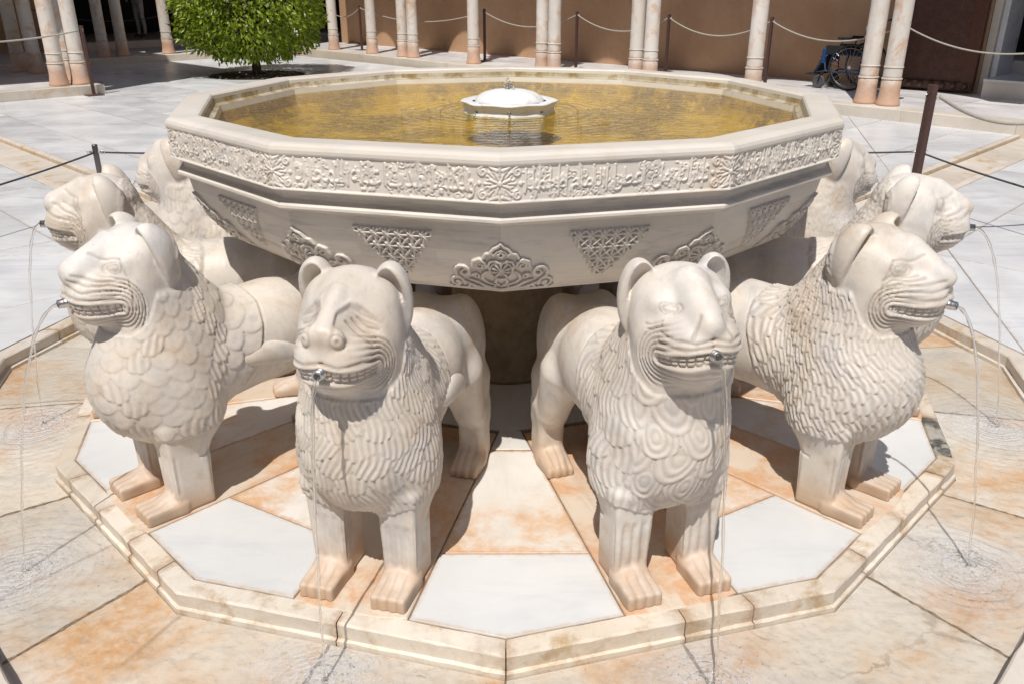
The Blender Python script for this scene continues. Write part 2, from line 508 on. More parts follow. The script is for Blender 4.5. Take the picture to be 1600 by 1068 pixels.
# --- drainage channel round the platform
chn = MB()
chn.prism([dvert(k, RO + .05) for k in range(12)], -.2, CH - .006)
chn = tag(chn.build("drainage_channel", M_grout), kind="structure")
jr = [0, 15.4, 36.6, 56, 77, 97, 112, 130, 150, 170, 190, 210, 230, 248, 263, 279, 304, 323.8, 344.7]
jr = [math.degrees(0)] + jr[1:]
for q in range(len(jr)):
    t0 = jr[q]; t1 = jr[(q + 1) % len(jr)]
    if t1 <= t0: t1 += 360
    angs = [t0] + [30 * k for k in range(int(t0 // 30) + 1, int(math.ceil(t1 / 30)))] + [t1]
    # split at corners keeps each slab convex: join the two halves as one mesh
    m = MB()
    outer = [pol(a, ring_hit(a, RO)) for a in angs]; inner = [pol(a, ring_hit(a, RK + .012)) for a in angs]
    gp = .004 if q else .002
    for e, sgn in ((0, 1), (-1, -1)):
        a = radians(angs[e]); dx, dy = cos(a) * gp * sgn, sin(a) * gp * sgn
        outer[e] = (outer[e][0] + dx, outer[e][1] + dy); inner[e] = (inner[e][0] + dx, inner[e][1] + dy)
    top = CH + rnd.uniform(-.001, .001)
    bot = CH - .05
    m.loft([[(p[0], p[1], bot), (p[0], p[1], top), (r[0], r[1], top), (r[0], r[1], bot)] for p, r in zip(outer, inner)], True, True)
    me = m.mesh("channel_slab"); at = me.attributes.new("edge", 'FLOAT', 'POINT'); nv = len(me.vertices)
    at.data.foreach_set("value", [0.0] * nv)
    link("channel_slab", me, M_chan, chn)
# rough mortar in the wider joints of the channel
M_mortar = simple("mortar", (.38, .29, .20), .95, 0, .5, 60, .9, .01)
for ang in (-15.3, 15.4, 36.6, -36.2, 56, -56, 77, -80):
    m = MB(); n_ = 26; L_ = []; R__ = []
    r0, r1 = ring_hit(ang, RK) + .012, ring_hit(ang, RO) - .016
    for i in range(n_ + 1):
        r = r0 + (r1 - r0) * i / n_; x, y = pol(ang, r); a = radians(ang)
        wl = rnd.uniform(.002, .009); wr = rnd.uniform(.002, .009)
        L_.append((x - cos(a) * wl, y - sin(a) * wl, CH + .0012)); R__.append((x + cos(a) * wr, y + sin(a) * wr, CH + .0012))
    top = [((p[0] + q[0]) / 2, (p[1] + q[1]) / 2, CH + .0012 + rnd.uniform(.001, .0035)) for p, q in zip(L_, R__)]
    m.loft([[(p[0], p[1], CH - .01), p, t, q, (q[0], q[1], CH - .01)] for p, t, q in zip(L_, top, R__)], True, True)
    m.build("mortar_joint", M_mortar, chn)
ocuts = [.30, .95, 1.55, 2.1, 2.62, 3.18, 3.8, 4.4, 5.1, 5.7, 6.3, 6.9, 7.5, 8.1, 8.72, 9.3, 9.9, 10.45, 11.05, 11.6]
ok = empty("outer_kerb"); tag(ok, kind="structure")
kerb_ring(ok, ocuts, RO, ROO, -.13, 0.0, M_okerb, lip=-1)

# --- plaza slabs; a runs right-back, b runs left-back
S2 = sqrt(.5)
def AB(a, b): return ((a - b) * S2, (a + b) * S2)
plz = MB()
pl0 = [dvert(k, ROO - .02) for k in range(12)]
outer_sq = [AB(-14, -14), AB(24, -14), AB(24, 24), AB(-14, 24)]
# ring between dodecagon and far square, one quad-ish fan: build as 12 wedges
far = [(p[0] * 30, p[1] * 30) for p in pl0]
plz.loft([[(x, y, -.062) for x, y in pl0], [(x, y, -.062) for x, y in far]])
plz = tag(plz.build("plaza", M_grout), kind="structure")
RW, RKW = .20, .275
def outside_ring(poly, R=ROO + .004):
    out = []; rest = poly
    ap = R * cos(radians(15))
    for k in range(12):
        a = radians(30 * k + 15); nx, ny = sin(a), -cos(a)
        o = clip(rest, -nx, -ny, -ap)
        if parea(o) > .012: out.append(o)
        rest = clip(rest, nx, ny, ap)
        if parea(rest) < 1e-4: break
    return out
def strip_slabs(axis, sign, lo, hi, end, seed, start=0.0, mat=M_plaza, name="paving_slab", z=0.0, near=-1):
    """slabs in a strip lo..hi (signed offset across) running along axis"""
    rr = random.Random(seed)
    s = start
    while s < end:
        e = s + rr.uniform(1.5, 2.6)
        if axis == 'b': q = [AB(lo, s * sign), AB(hi, s * sign), AB(hi, e * sign), AB(lo, e * sign)]
        else: q = [AB(s * sign, lo), AB(s * sign, hi), AB(e * sign, hi), AB(e * sign, lo)]
        # keep only the sector round this axis
        if axis == 'b' and sign > 0: q = clip(clip(q, 1, -1, 0) if False else q, 0, -1, 0)
        for (nx, ny, c) in sector(axis, sign):
            q = clip(q, nx, ny, c)
        if parea(q) > .02:
            for o in outside_ring(q):
                slab(plz, name, o, z + rr.uniform(-.0012, .0012), mat, .0022, .05, .0015)
        s = e
def sector(axis, sign):
    # axis b+ : x<0,y>0 ; a+ : x>0,y>0 ; a- : x<0,y<0 ; b- : x>0,y<0
    sx = {('b', 1): -1, ('a', 1): 1, ('a', -1): -1, ('b', -1): 1}[(axis, sign)]
    sy = {('b', 1): 1, ('a', 1): 1, ('a', -1): -1, ('b', -1): -1}[(axis, sign)]
    return [(-sx, 0, 0), (0, -sy, 0)]
for axis, sign, end, lim in (('b', 1, 18.0, 9.0), ('a', 1, 9.6, 7.0), ('a', -1, 5.0, 3.2), ('b', -1, 5.0, 3.2)):
    sd_ = 10 if axis == 'b' else 50
    edges = [RKW, .86, 1.92, 3.0, 4.1, 5.2, 6.3, 7.4, 8.5, 9.6]
    for i in range(len(edges) - 1):
        if edges[i] > lim: break
        for sg in (1, -1):
            lo, hi = edges[i], min(edges[i + 1], 30)
            l, h = (lo, hi) if sg > 0 else (-hi, -lo)
            strip_slabs(axis, sign, l, h, end, sd_ + i * 2 + sg + sign * 7, start=rnd.uniform(-.8, 0))
# runnels: two kerb strips and a sunken bed each
for axis, sign, end in (('b', 1, 12.4), ('a', 1, 9.02), ('a', -1, 5.0), ('b', -1, 5.0)):
    rn = empty("runnel"); tag(rn, kind="structure")
    for lo, hi, z, mt, nm in ((-RKW, -RW, .004, M_okerb, "kerb_stone"), (RW, RKW, .004, M_okerb, "kerb_stone"), (-RW, RW, -.035, M_okerb, "channel_slab")):
        s = 1.5
        while s < end:
            e = min(end, s + rnd.uniform(.9, 1.5))
            if axis == 'b': q = [AB(lo, s * sign), AB(hi, s * sign), AB(hi, e * sign), AB(lo, e * sign)]
            else: q = [AB(s * sign, lo), AB(s * sign, hi), AB(e * sign, hi), AB(e * sign, lo)]
            for o in outside_ring(q):
                slab(rn, nm, o, z, mt, .002, .06, .006 if 'kerb' in nm else .0015)
            s = e
# ------------------------------------------------------------------ carved relief toolkit
class Relief:
    """height field in metres over a width x height rectangle (x right, z up)"""
    def __init__(s, w, h, res):
        s.w, s.h = w, h
        s.nx = int(round(w / res)) + 1; s.nz = int(round(h / res)) + 1
        s.x = np.linspace(0, w, s.nx); s.z = np.linspace(0, h, s.nz)
        s.H = np.zeros((s.nx, s.nz), np.float32)
    def stroke(s, pts, r, a=1.0, wrap=False):
        """rounded ridge along a polyline; r half width (or list), a height"""
        pts = np.asarray(pts, float)
        rs = np.full(len(pts), r) if np.isscalar(r) else np.asarray(r, float)
        for i in range(len(pts) - 1):
            p, q = pts[i], pts[i + 1]; rm = max(rs[i], rs[i + 1])
            x0, x1 = min(p[0], q[0]) - rm, max(p[0], q[0]) + rm
            z0, z1 = min(p[1], q[1]) - rm, max(p[1], q[1]) + rm
            i0, i1 = np.searchsorted(s.x, [x0, x1]); j0, j1 = np.searchsorted(s.z, [z0, z1])
            if i1 <= i0 or j1 <= j0: continue
            X = s.x[i0:i1, None]; Z = s.z[None, j0:j1]
            d = q - p; L2 = d @ d + 1e-12
            t = np.clip(((X - p[0]) * d[0] + (Z - p[1]) * d[1]) / L2, 0, 1)
            D = np.sqrt((X - p[0] - t * d[0]) ** 2 + (Z - p[1] - t * d[1]) ** 2)
            rr = rs[i] * (1 - t) + rs[i + 1] * t
            h = a * np.clip(1 - (D / rr) ** 2.6, 0, 1) ** .3
            s.H[i0:i1, j0:j1] = np.maximum(s.H[i0:i1, j0:j1], h)
    def dot(s, x, z, r, a=1.0):
        s.stroke([(x, z), (x + 1e-5, z)], r, a)
    def tri(s, T, a=1.0):
        """flat filled triangles (n,3,2)"""
        for t in T:
            mn = t.min(0); mx = t.max(0)
            i0, i1 = np.searchsorted(s.x, [mn[0], mx[0]]); j0, j1 = np.searchsorted(s.z, [mn[1], mx[1]])
            i0 = max(0, i0 - 1); j0 = max(0, j0 - 1)
            if i1 <= i0 or j1 <= j0: continue
            X = s.x[i0:i1, None]; Z = s.z[None, j0:j1]
            (ax, az), (bx, bz), (cx, cz) = t
            e1 = (bx - ax) * (Z - az) - (bz - az) * (X - ax)
            e2 = (cx - bx) * (Z - bz) - (cz - bz) * (X - bx)
            e3 = (ax - cx) * (Z - cz) - (az - cz) * (X - cx)
            ins = ((e1 >= 0) & (e2 >= 0) & (e3 >= 0)) | ((e1 <= 0) & (e2 <= 0) & (e3 <= 0))
            s.H[i0:i1, j0:j1] = np.where(ins, np.maximum(s.H[i0:i1, j0:j1], a), s.H[i0:i1, j0:j1])
    def blur(s, n=1):
        for _ in range(n):
            P = np.pad(s.H, 1, mode='edge')
            s.H = (P[1:-1, 1:-1] * 4 + (P[:-2, 1:-1] + P[2:, 1:-1] + P[1:-1, :-2] + P[1:-1, 2:]) * 2 + P[:-2, :-2] + P[2:, 2:] + P[:-2, 2:] + P[2:, :-2]) / 16

def arc(cx, cz, r, a0, a1, n=14):
    return [(cx + r * cos(radians(a0 + (a1 - a0) * i / n)), cz + r * sin(radians(a0 + (a1 - a0) * i / n))) for i in range(n + 1)]
def spiral(cx, cz, r0, r1, a0, turns, n=26):
    return [(cx + (r0 + (r1 - r0) * i / n) * cos(radians(a0 + 360 * turns * i / n)), cz + (r0 + (r1 - r0) * i / n) * sin(radians(a0 + 360 * turns * i / n))) for i in range(n + 1)]

# Arabic letters in their joined forms (isolated, final, initial, medial)
AR = {'ا': (0xFE8D, 0xFE8E, 0, 0), 'أ': (0xFE83, 0xFE84, 0, 0), 'إ': (0xFE87, 0xFE88, 0, 0), 'ب': (0xFE8F, 0xFE90, 0xFE91, 0xFE92),
      'ت': (0xFE95, 0xFE96, 0xFE97, 0xFE98), 'ث': (0xFE99, 0xFE9A, 0xFE9B, 0xFE9C), 'ج': (0xFE9D, 0xFE9E, 0xFE9F, 0xFEA0),
      'ح': (0xFEA1, 0xFEA2, 0xFEA3, 0xFEA4), 'خ': (0xFEA5, 0xFEA6, 0xFEA7, 0xFEA8), 'د': (0xFEA9, 0xFEAA, 0, 0), 'ذ': (0xFEAB, 0xFEAC, 0, 0),
      'ر': (0xFEAD, 0xFEAE, 0, 0), 'ز': (0xFEAF, 0xFEB0, 0, 0), 'س': (0xFEB1, 0xFEB2, 0xFEB3, 0xFEB4), 'ش': (0xFEB5, 0xFEB6, 0xFEB7, 0xFEB8),
      'ص': (0xFEB9, 0xFEBA, 0xFEBB, 0xFEBC), 'ض': (0xFEBD, 0xFEBE, 0xFEBF, 0xFEC0), 'ط': (0xFEC1, 0xFEC2, 0xFEC3, 0xFEC4),
      'ع': (0xFEC9, 0xFECA, 0xFECB, 0xFECC), 'غ': (0xFECD, 0xFECE, 0xFECF, 0xFED0), 'ف': (0xFED1, 0xFED2, 0xFED3, 0xFED4),
      'ك': (0xFED9, 0xFEDA, 0xFEDB, 0xFEDC), 'ل': (0xFEDD, 0xFEDE, 0xFEDF, 0xFEE0), 'م': (0xFEE1, 0xFEE2, 0xFEE3, 0xFEE4),
      'ن': (0xFEE5, 0xFEE6, 0xFEE7, 0xFEE8), 'ه': (0xFEE9, 0xFEEA, 0xFEEB, 0xFEEC), 'و': (0xFEED, 0xFEEE, 0, 0), 'ى': (0xFEEF, 0xFEF0, 0, 0),
      'ي': (0xFEF1, 0xFEF2, 0xFEF3, 0xFEF4), 'ة': (0xFE93, 0xFE94, 0, 0), 'ؤ': (0xFE85, 0xFE86, 0, 0)}
def shape_ar(txt):
    out = []
    for i, ch in enumerate(txt):
        if ch not in AR: out.append(ch); continue
        iso, fin, ini, med = AR[ch]
        prev = i > 0 and txt[i - 1] in AR and AR[txt[i - 1]][2] != 0
        nxt = i + 1 < len(txt) and txt[i + 1] in AR and ini != 0
        c = (med if med else fin) if (prev and nxt) else fin if prev else ini if nxt else iso
        out.append(chr(c))
    return ''.join(reversed(out))
VERSES = ["تبارك من أعطى الإمام محمدا", "مغاني زانت بالجمال المغانيا", "وإلا فهذا الروض فيه بدائع", "أبى الله أن يلفي لها الحسن ثانيا",
          "ومنحوتة من لؤلؤ شف نورها", "تحلي بمرفض الجمان النواحيا", "يذوب لجين سال بين جواهر", "غدا مثلها في الحسن أبيض صافيا",
          "تشابه جار للعيون بجامد", "فلم أدر أيا منهما كان جاريا", "ألم تر أن الماء يجري بصفحها", "ولكنها مدت عليه المجاريا"]
_tc = bpy.data.curves.new("lettering", 'FONT'); _to = bpy.data.objects.new("lettering", _tc); COL.objects.link(_to)
def text_tris(s):
    _tc.body = s; _tc.resolution_u = 3; _tc.offset = .004
    bpy.context.view_layer.update()
    dg = bpy.context.evaluated_depsgraph_get()
    ev = _to.evaluated_get(dg); me = ev.to_mesh(); me.calc_loop_triangles()
    V = np.array([v.co[:2] for v in me.vertices]); T = np.array([t.vertices[:] for t in me.loop_triangles])
    ev.to_mesh_clear()
    return V[T] if len(T) else np.zeros((0, 3, 2))

RB = 1.40
ROTB = -0.0186 * .6
SIDE = 2 * RB * sin(radians(15))
ZB0, ZB1 = 1.103, 1.214       # inscription band
degrees_ = math.degrees
def band_relief(k, res=.0024):
    h = ZB1 - ZB0
    R = Relief(SIDE, h, res)
    rr = random.Random(100 + k)
    x0, x1 = .075, SIDE - .075
    # letters
    T = text_tris(shape_ar(VERSES[k % 12]))
    if len(T):
        mn = T.reshape(-1, 2).min(0); mx = T.reshape(-1, 2).max(0)
        T = (T - mn) / (mx - mn) * np.array([x1 - x0, h * .86]) + np.array([x0, h * .07])
        R.tri(T, 1.0)
    # tall shafts and scrolling stems behind the letters
    x = x0
    while x < x1:
        if rr.random() < .55:
            zt = h * rr.uniform(.8, .95)
            R.stroke([(x, h * rr.uniform(.1, .3)), (x + .002, zt)], .0034, .9)
            if rr.random() < .5: R.stroke([(x, zt), (x + .006, zt - .008)], .0034, .85)
        x += rr.uniform(.013, .026)
    for q in range(62):
        cx = rr.uniform(x0, x1); cz = rr.uniform(.012, h - .012)
        r = rr.uniform(.007, .015)
        sp = spiral(cx, cz, r, .002, rr.uniform(0, 360), rr.choice([-1.3, 1.3]))
        R.stroke(sp, .0021, .62)
        R.dot(cx, cz, .0036, .65)
        for _ in range(2):
            a = rr.uniform(0, 2 * pi); lx, lz = cx + (r + .003) * cos(a), cz + (r + .003) * sin(a)
            R.stroke([(lx, lz), (lx + .009 * cos(a + .8), lz + .009 * sin(a + .8))], [.0042, .0012], .6)
    # rosette wrapped round each corner
    for cx in (0.0, SIDE):
        cz = h * .5
        for q in range(8):
            a = radians(45 * q + 22.5)
            R.stroke([(cx + .012 * cos(a), cz + .012 * sin(a)), (cx + .028 * cos(a), cz + .028 * sin(a))], [.0025, .0052], .85)
            a2 = a + pi / 8
            R.stroke([(cx + .022 * cos(a2), cz + .022 * sin(a2)), (cx + .046 * cos(a2), cz + .046 * sin(a2))], [.0018, .0045], .7)
            R.stroke(arc(cx + .040 * cos(a), cz + .040 * sin(a), .0065, degrees_(a) + 90, degrees_(a) + 330, 8), .0022, .7)
        pass
        R.dot(cx, cz, .0085, 1.0)
        sg = 1 if cx == 0 else -1
        for qz in (.2, .8):
            R.stroke(spiral(cx + sg * .052, h * qz, .014, .003, 90, 1.4), .0034, .85)
            R.stroke([(cx + sg * .01, h * (qz * 1.15 - .075)), (cx + sg * .03, h * (.08 if qz < .5 else .92))], [.006, .003], .9)
        R.dot(cx + sg * .062, cz, .0065, .9)
    R.stroke([(0, .0015), (SIDE, .0015)], .004, 1.0); R.stroke([(0, h - .0015), (SIDE, h - .0015)], .004, 1.0)
    R.blur(1)
    return R

def knot(R, cx, zt, w, h):
    """inverted stepped triangle of interlaced straps"""
    X = R.x[:, None]; Z = R.z[None, :]
    i0, i1 = np.searchsorted(R.x, [cx - w / 2 - .01, cx + w / 2 + .01])
    X = X[i0:i1]
    u = (X - cx); v = (zt - Z)
    p = .042
    step = np.floor(v / (p * .5)) * (p * .5)
    half = w / 2 * (1 - (step / h) * .93)
    ins = (v >= 0) & (v < h) & (np.abs(u) < half)
    A = (u + v) / p; B = (u - v) / p
    fa = np.abs(A - np.round(A)); fb = np.abs(B - np.round(B))
    sa = np.clip(1 - (fa / .17) ** 2, 0, 1) ** .5; sb = np.clip(1 - (fb / .17) ** 2, 0, 1) ** .5
    over = ((np.round(A) + np.round(B)) % 2 == 0)
    st = np.maximum(sa * np.where(over, 1.0, .72), sb * np.where(over, .72, 1.0))
    # hexagonal links on the crossings of every other row
    du = (u / p) - np.round(u / p); dv = (v / p) - np.round(v / p)
    dv2 = v / p - .5 - np.round(v / p - .5)
    hs = np.clip(1 - (dv2 / .13) ** 2, 0, 1) ** .5 * np.where(np.abs(du) < .33, .92, 0)
    du2 = u / p - .5 - np.round(u / p - .5)
    vsr = np.clip(1 - (du2 / .13) ** 2, 0, 1) ** .5 * np.where(np.abs(dv) < .33, .85, 0)
    st = np.maximum(st, np.maximum(hs, vsr))
    edge = np.clip((half - np.abs(u)) / .006, 0, 1)
    Hh = np.where(ins, st, 0) 
    # rim along the steps
    bord = ins & ((half - np.abs(u)) < .0055)
    Hh = np.where(bord, np.maximum(Hh, .8), Hh)
    R.H[i0:i1, :] = np.maximum(R.H[i0:i1, :], Hh.astype(np.float32))

def palmette(R, cx, z0, sides=(1, -1)):
    for s in sides:
        def m(pts): return [(cx + s * x * 1.14, z0 + z) for x, z in pts]
        S = R.stroke
        # bottom volute and foot
        S(m(spiral(.145, .028, .026, .006, 200, -1.25)), .0062)
        R.dot(cx + s * .166, z0 + .028, .008, .9)
        S(m([(.170, .012), (.165, .004), (.10, .004)]), .005)
        S(m([(.12, .035), (.10, .022), (.08, .012), (.055, .010)]), [.004, .007, .007, .004])
        # middle lobe
        S(m(spiral(.118, .075, .030, .008, -60, 1.1)), .0068)
        S(m(arc(.112, .072, .013, 0, 360, 14)), .0045, .8)
        S(m([(.10, .045), (.075, .035), (.055, .02), (.03, .012), (0, .006)]), [.004, .0075, .0075, .006, .006])
        # shoulder lobe
        S(m([(.088, .098), (.083, .12), (.065, .128), (.050, .118), (.046, .1)]), [.006, .007, .007, .006, .004])
        S(m(spiral(.064, .106, .014, .004, 90, -1.1)), .0048, .85)
        # upper dome
        S(m([(.052, .135), (.044, .15), (.028, .155), (.02, .145)]), [.006, .0065, .006, .004])
        S(m([(.03, .158), (.02, .172), (.008, .180), (0, .192)]), [.006, .0065, .006, .003])
        S(m([(.02, .150), (.012, .162), (0, .168)]), .0045, .85)
        S(m([(0, .14), (.009, .150), (.0, .162)]), [.004, .006, .002], .9)
        # inner scrolls
        S(m([(0, .118), (.018, .128), (.034, .122), (.040, .105), (.034, .088)]), .005, .9)
        S(m([(.042, .085), (.056, .07), (.06, .052), (.048, .038), (.03, .032), (.012, .024)]), [.004, .0065, .0065, .006, .005, .004], .9)
        S(m(spiral(.078, .062, .012, .003, 0, 1.2)), .0045, .85)
        S(m([(.0, .06), (.014, .052), (.02, .04), (.0, .022)]), [.003, .005, .006, .003], .85)
        S(m([(.022, .018), (.03, .006)]), .005, .7); S(m([(.09, .02), (.11, .012)]), .005, .7)
        # flower
        for q in range(5):
            a = radians(-90 + q * 36)
            S(m([(.006 * cos(a), .09 - .006 * sin(a)), (.025 * cos(a), .09 - .025 * sin(a))]) if cos(a) > -.01 else m([(0, .09), (0, .09)]), [.0025, .0062], .95)
        S(m(arc(0, .09, .034, -90, 90, 16)), .0036, .8)
    R.dot(cx, z0 + .09, .008, 1.0)

# outside profile of the bowl below the ledge: z -> radius
BZ = [1.022, .98, .93, .88, .83, .79, .772, .766]
BR = [1.347, 1.338, 1.318, 1.292, 1.258, 1.222, 1.20, 1.178]
def bowl_R(z): return np.interp(z, BZ[::-1], BR[::-1])

def relief_panel(name, R, k, zlo, Rfun, depth, mat, parent, cav=True, pit=0.0):
    """wraps a height field on side k; the ground of the relief is sunk by depth"""
    s = R.x / R.w
    a = np.array(dvert(k, 1.0, ROTB)); b = np.array(dvert(k + 1, 1.0, ROTB))
    D = a[None, :] * (1 - s[:, None]) + b[None, :] * s[:, None]
    z = R.z + zlo
    rad = Rfun(z)[None, :] + (R.H * depth - pit)
    V = np.empty((R.nx, R.nz, 3)); V[..., 0] = D[:, None, 0] * rad; V[..., 1] = D[:, None, 1] * rad; V[..., 2] = z[None, :]
    F = grid_faces(R.nx, R.nz)
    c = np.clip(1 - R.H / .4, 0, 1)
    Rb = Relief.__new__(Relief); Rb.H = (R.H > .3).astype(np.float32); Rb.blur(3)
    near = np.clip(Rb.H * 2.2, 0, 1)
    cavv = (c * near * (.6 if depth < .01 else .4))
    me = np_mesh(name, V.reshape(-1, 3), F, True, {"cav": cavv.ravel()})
    return link(name, me, mat, parent)

basin = empty("fountain_basin", (0, 0, 0))
tag(basin, "huge twelve sided carved marble basin full of water resting on the stone lions", "fountain basin")
def ring_part(name, prof, mat, closed=True, cap=False):
    m = MB()
    rings = [[(*dvert(k, r, ROTB), z) for k in range(12)] for r, z in prof]
    m.loft(rings)
    return m.build(name, mat, basin)
# rim slab with a rounded outer edge
ring_part("rim", [(1.2775, 1.222), (1.279, 1.236), (1.285, 1.2425), (1.295, 1.2445), (1.372, 1.2445), (1.386, 1.2415), (1.396, 1.234), (1.4005, 1.224), (1.4005, 1.2142), (1.385, 1.2138)], M_rim)
ring_part("inner_lip", [(1.2772, 1.2225), (1.272, 1.203), (1.262, 1.198), (1.250, 1.195)], M_rimin)
ring_part("inner_wall", [(1.2495, 1.1948), (1.2455, 1.168)], M_rim)
INNER = True
for k in range(12):
    vis = k in (9, 10, 11, 0, 1, 2, 3, 8)
    R = band_relief(k, .0018 if k in (10, 11, 0, 1) else .0024 if vis else .008)
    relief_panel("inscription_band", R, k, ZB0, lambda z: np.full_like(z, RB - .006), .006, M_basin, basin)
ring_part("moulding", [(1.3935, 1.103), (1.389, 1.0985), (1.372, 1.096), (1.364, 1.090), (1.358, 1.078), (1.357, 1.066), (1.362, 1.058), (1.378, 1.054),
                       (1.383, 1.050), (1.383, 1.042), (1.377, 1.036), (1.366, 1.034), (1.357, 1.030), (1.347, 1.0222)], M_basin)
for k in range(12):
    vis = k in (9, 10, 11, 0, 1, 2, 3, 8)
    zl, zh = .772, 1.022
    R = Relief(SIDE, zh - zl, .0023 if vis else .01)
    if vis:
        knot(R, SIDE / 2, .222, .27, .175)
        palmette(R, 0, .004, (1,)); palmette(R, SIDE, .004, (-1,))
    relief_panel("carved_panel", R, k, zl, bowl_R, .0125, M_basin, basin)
ring_part("underside", [(1.2005, .772), (1.197, .766), (1.17, .764), (1.0, .745), (.6, .735), (.27, .733)], M_basin)
# floor of the basin
M_algae = NT("algae_covered_floor")
_P = M_algae.pos()
_c = M_algae.mix(M_algae.ramp(M_algae.noise(_P, 2.2, 6, .7), .40, .62), (.17, .115, .002, 1), (.46, .32, .004, 1))
_c = M_algae.mix(M_algae.ramp(M_algae.noise(_P, 22, 5, .7), .5, .7), _c, (.60, .43, .01, 1))
M_algae = M_algae.finish(_c, .8, M_algae.bump(M_algae.noise(_P, 14, 4, .6), .4, .02))
ring_part('lower_wall', [(1.2454, 1.1675), (1.235, 1.12), (1.20, 1.075), (1.10, 1.055), (.6, 1.045), (.01, 1.04)], M_algae)
ped = MB(); ped.lathe([(.31, 0), (.31, .03), (.275, .035), (.268, .06), (.262, .4), (.268, .733)], seg=40)
M_ped = marble("pedestal_stone", (.34, .26, .165, 1), (.44, .34, .23, 1), (.16, .13, .09, 1), .5, stain=(.2, .14, .07, 1), stain_lo=.4, stain_hi=.7,
               stain_scale=8, rough=.8, bump=.5, rand=.0)
ped.build("pedestal", M_ped, basin)

# water in the basin
def ripples(n, P, centres, freq, falloff):
    tot = None
    for cx, cy in centres:
        v = n.n.new("ShaderNodeVectorMath"); v.operation = 'DISTANCE'
        n.l.new(P, v.inputs[0]); v.inputs[1].default_value = (cx, cy, centres_z)
        d = v.outputs["Value"]
        w = n.math('MULTIPLY', n.math('SINE', n.math('MULTIPLY', d, freq)), n.math('POWER', 2.718, n.math('MULTIPLY', d, -falloff)))
        tot = w if tot is None else n.math('ADD', tot, w)
    return tot
WZ = 1.172
centres_z = WZ
n = NT("basin_water")
P = n.pos()
hgt = n.math('ADD', n.math('MULTIPLY', n.noise(n.mapping(P, (1, 1.5, 1)), 13, 4, .65, .6), 1.3), n.math('MULTIPLY', n.noise(P, 48, 3, .6, .5), .7))
hgt = n.math('ADD', hgt, n.math('MULTIPLY', ripples(n, P, [(0, 0)], 110, 3.5), .8))
nrm = n.bump(hgt, .55, .02)
gl = n.n.new("ShaderNodeBsdfGlossy"); gl.inputs["Roughness"].default_value = .03; gl.inputs["Color"].default_value = (1, 1, 1, 1); n.l.new(nrm, gl.inputs["Normal"])
rf = n.n.new("ShaderNodeBsdfTransparent"); rf.inputs["Color"].default_value = (.94, .87, .28, 1)
fr = n.n.new("ShaderNodeFresnel"); fr.inputs["IOR"].default_value = 1.26; n.l.new(nrm, fr.inputs["Normal"])
mx = n.n.new("ShaderNodeMixShader"); n.l.new(n.math('MULTIPLY', fr.outputs[0], 1.0), mx.inputs[0]); n.l.new(rf.outputs[0], mx.inputs[1]); n.l.new(gl.outputs[0], mx.inputs[2])
n.l.new(mx.outputs[0], n.out.inputs["Surface"])
M_water = n.m
w = MB(); w.add([(*dvert(k, 1.2455, ROTB), WZ) for k in range(12)], [tuple(range(12))])
tag(w.build("water", M_water), kind="structure")

# the little central spout
dome = empty("fountain_spout", (0.012, -.01, WZ + .002))
tag(dome, "white marble domed spout disc rising from the water in the middle of the basin", "fountain spout")
M_spout = marble("spout_marble", (.68, .69, .68, 1), (.74, .75, .74, 1), (.58, .57, .54, 1), .4, stain=(.56, .38, .24, 1), stain_lo=.52, stain_hi=.62, stain_scale=5, rough=.6, bump=.04, rand=0, space='obj')
m = MB(); SEG = 96
prof = [(.10, -.035), (.182, -.016), (.192, -.012), (.196, -.008), (.190, .004), (.186, .014), (.196, .034), (.205, .040), (.207, .0455), (.200, .049), (.17, .047), (.155, .044)]
rings = []
for r, z in prof:
    rg = []
    for q in range(SEG):
        a = 2 * pi * q / SEG
        lob = 1 + .035 * cos(8 * a) * (1 if z < .0455 else .6)
        rg.append((r * lob * cos(a), r * lob * sin(a), z))
    rings.append(rg)
m.loft(rings, smooth=True); m.build("disc", M_spout, dome)
m = MB(); m.lathe([(.150, .043), (.148, .052), (.135, .066), (.11, .079), (.075, .088), (.035, .0925), (.012, .0935), (.010, .088), (.001, .088)], seg=48, caps=False)
m.build("cap", M_spout, dome)
for q in range(8):
    a = 2 * pi * (q + .5) / 8 - pi / 2 + .39
    m = MB(); rr_ = .186
    m.tube([(rr_ * cos(a), rr_ * sin(a), .018), ((rr_ + .008) * cos(a), (rr_ + .008) * sin(a), .018)], .0085, 10)
    m.build("spout_hole", M_dsteel, dome)
# bubbling jets
n = NT("clear_water")
gl = n.n.new("ShaderNodeBsdfGlass"); gl.inputs["IOR"].default_value = 1.33; gl.inputs["Roughness"].default_value = .02
tr = n.n.new("ShaderNodeBsdfTransparent"); tr.inputs["Color"].default_value = (.93, .93, .92, 1)
mx = n.n.new("ShaderNodeMixShader"); mx.inputs[0].default_value = .55
n.l.new(tr.outputs[0], mx.inputs[1]); n.l.new(gl.outputs[0], mx.inputs[2]); n.l.new(mx.outputs[0], n.out.inputs["Surface"])
M_jet = n.m
def jet_pts(p0, az, v, z_end, vz=0.0, n_=26):
    """free fall from p0 in horizontal direction az (unit vector)"""
    pts = []; g_ = 9.8
    T = (vz + sqrt(vz * vz + 2 * g_ * (p0[2] - z_end))) / g_
    for i in range(n_ + 1):
        t = T * i / n_
        pts.append((p0[0] + az[0] * v * t, p0[1] + az[1] * v * t, p0[2] + vz * t - .5 * g_ * t * t))
    return pts
m = MB()
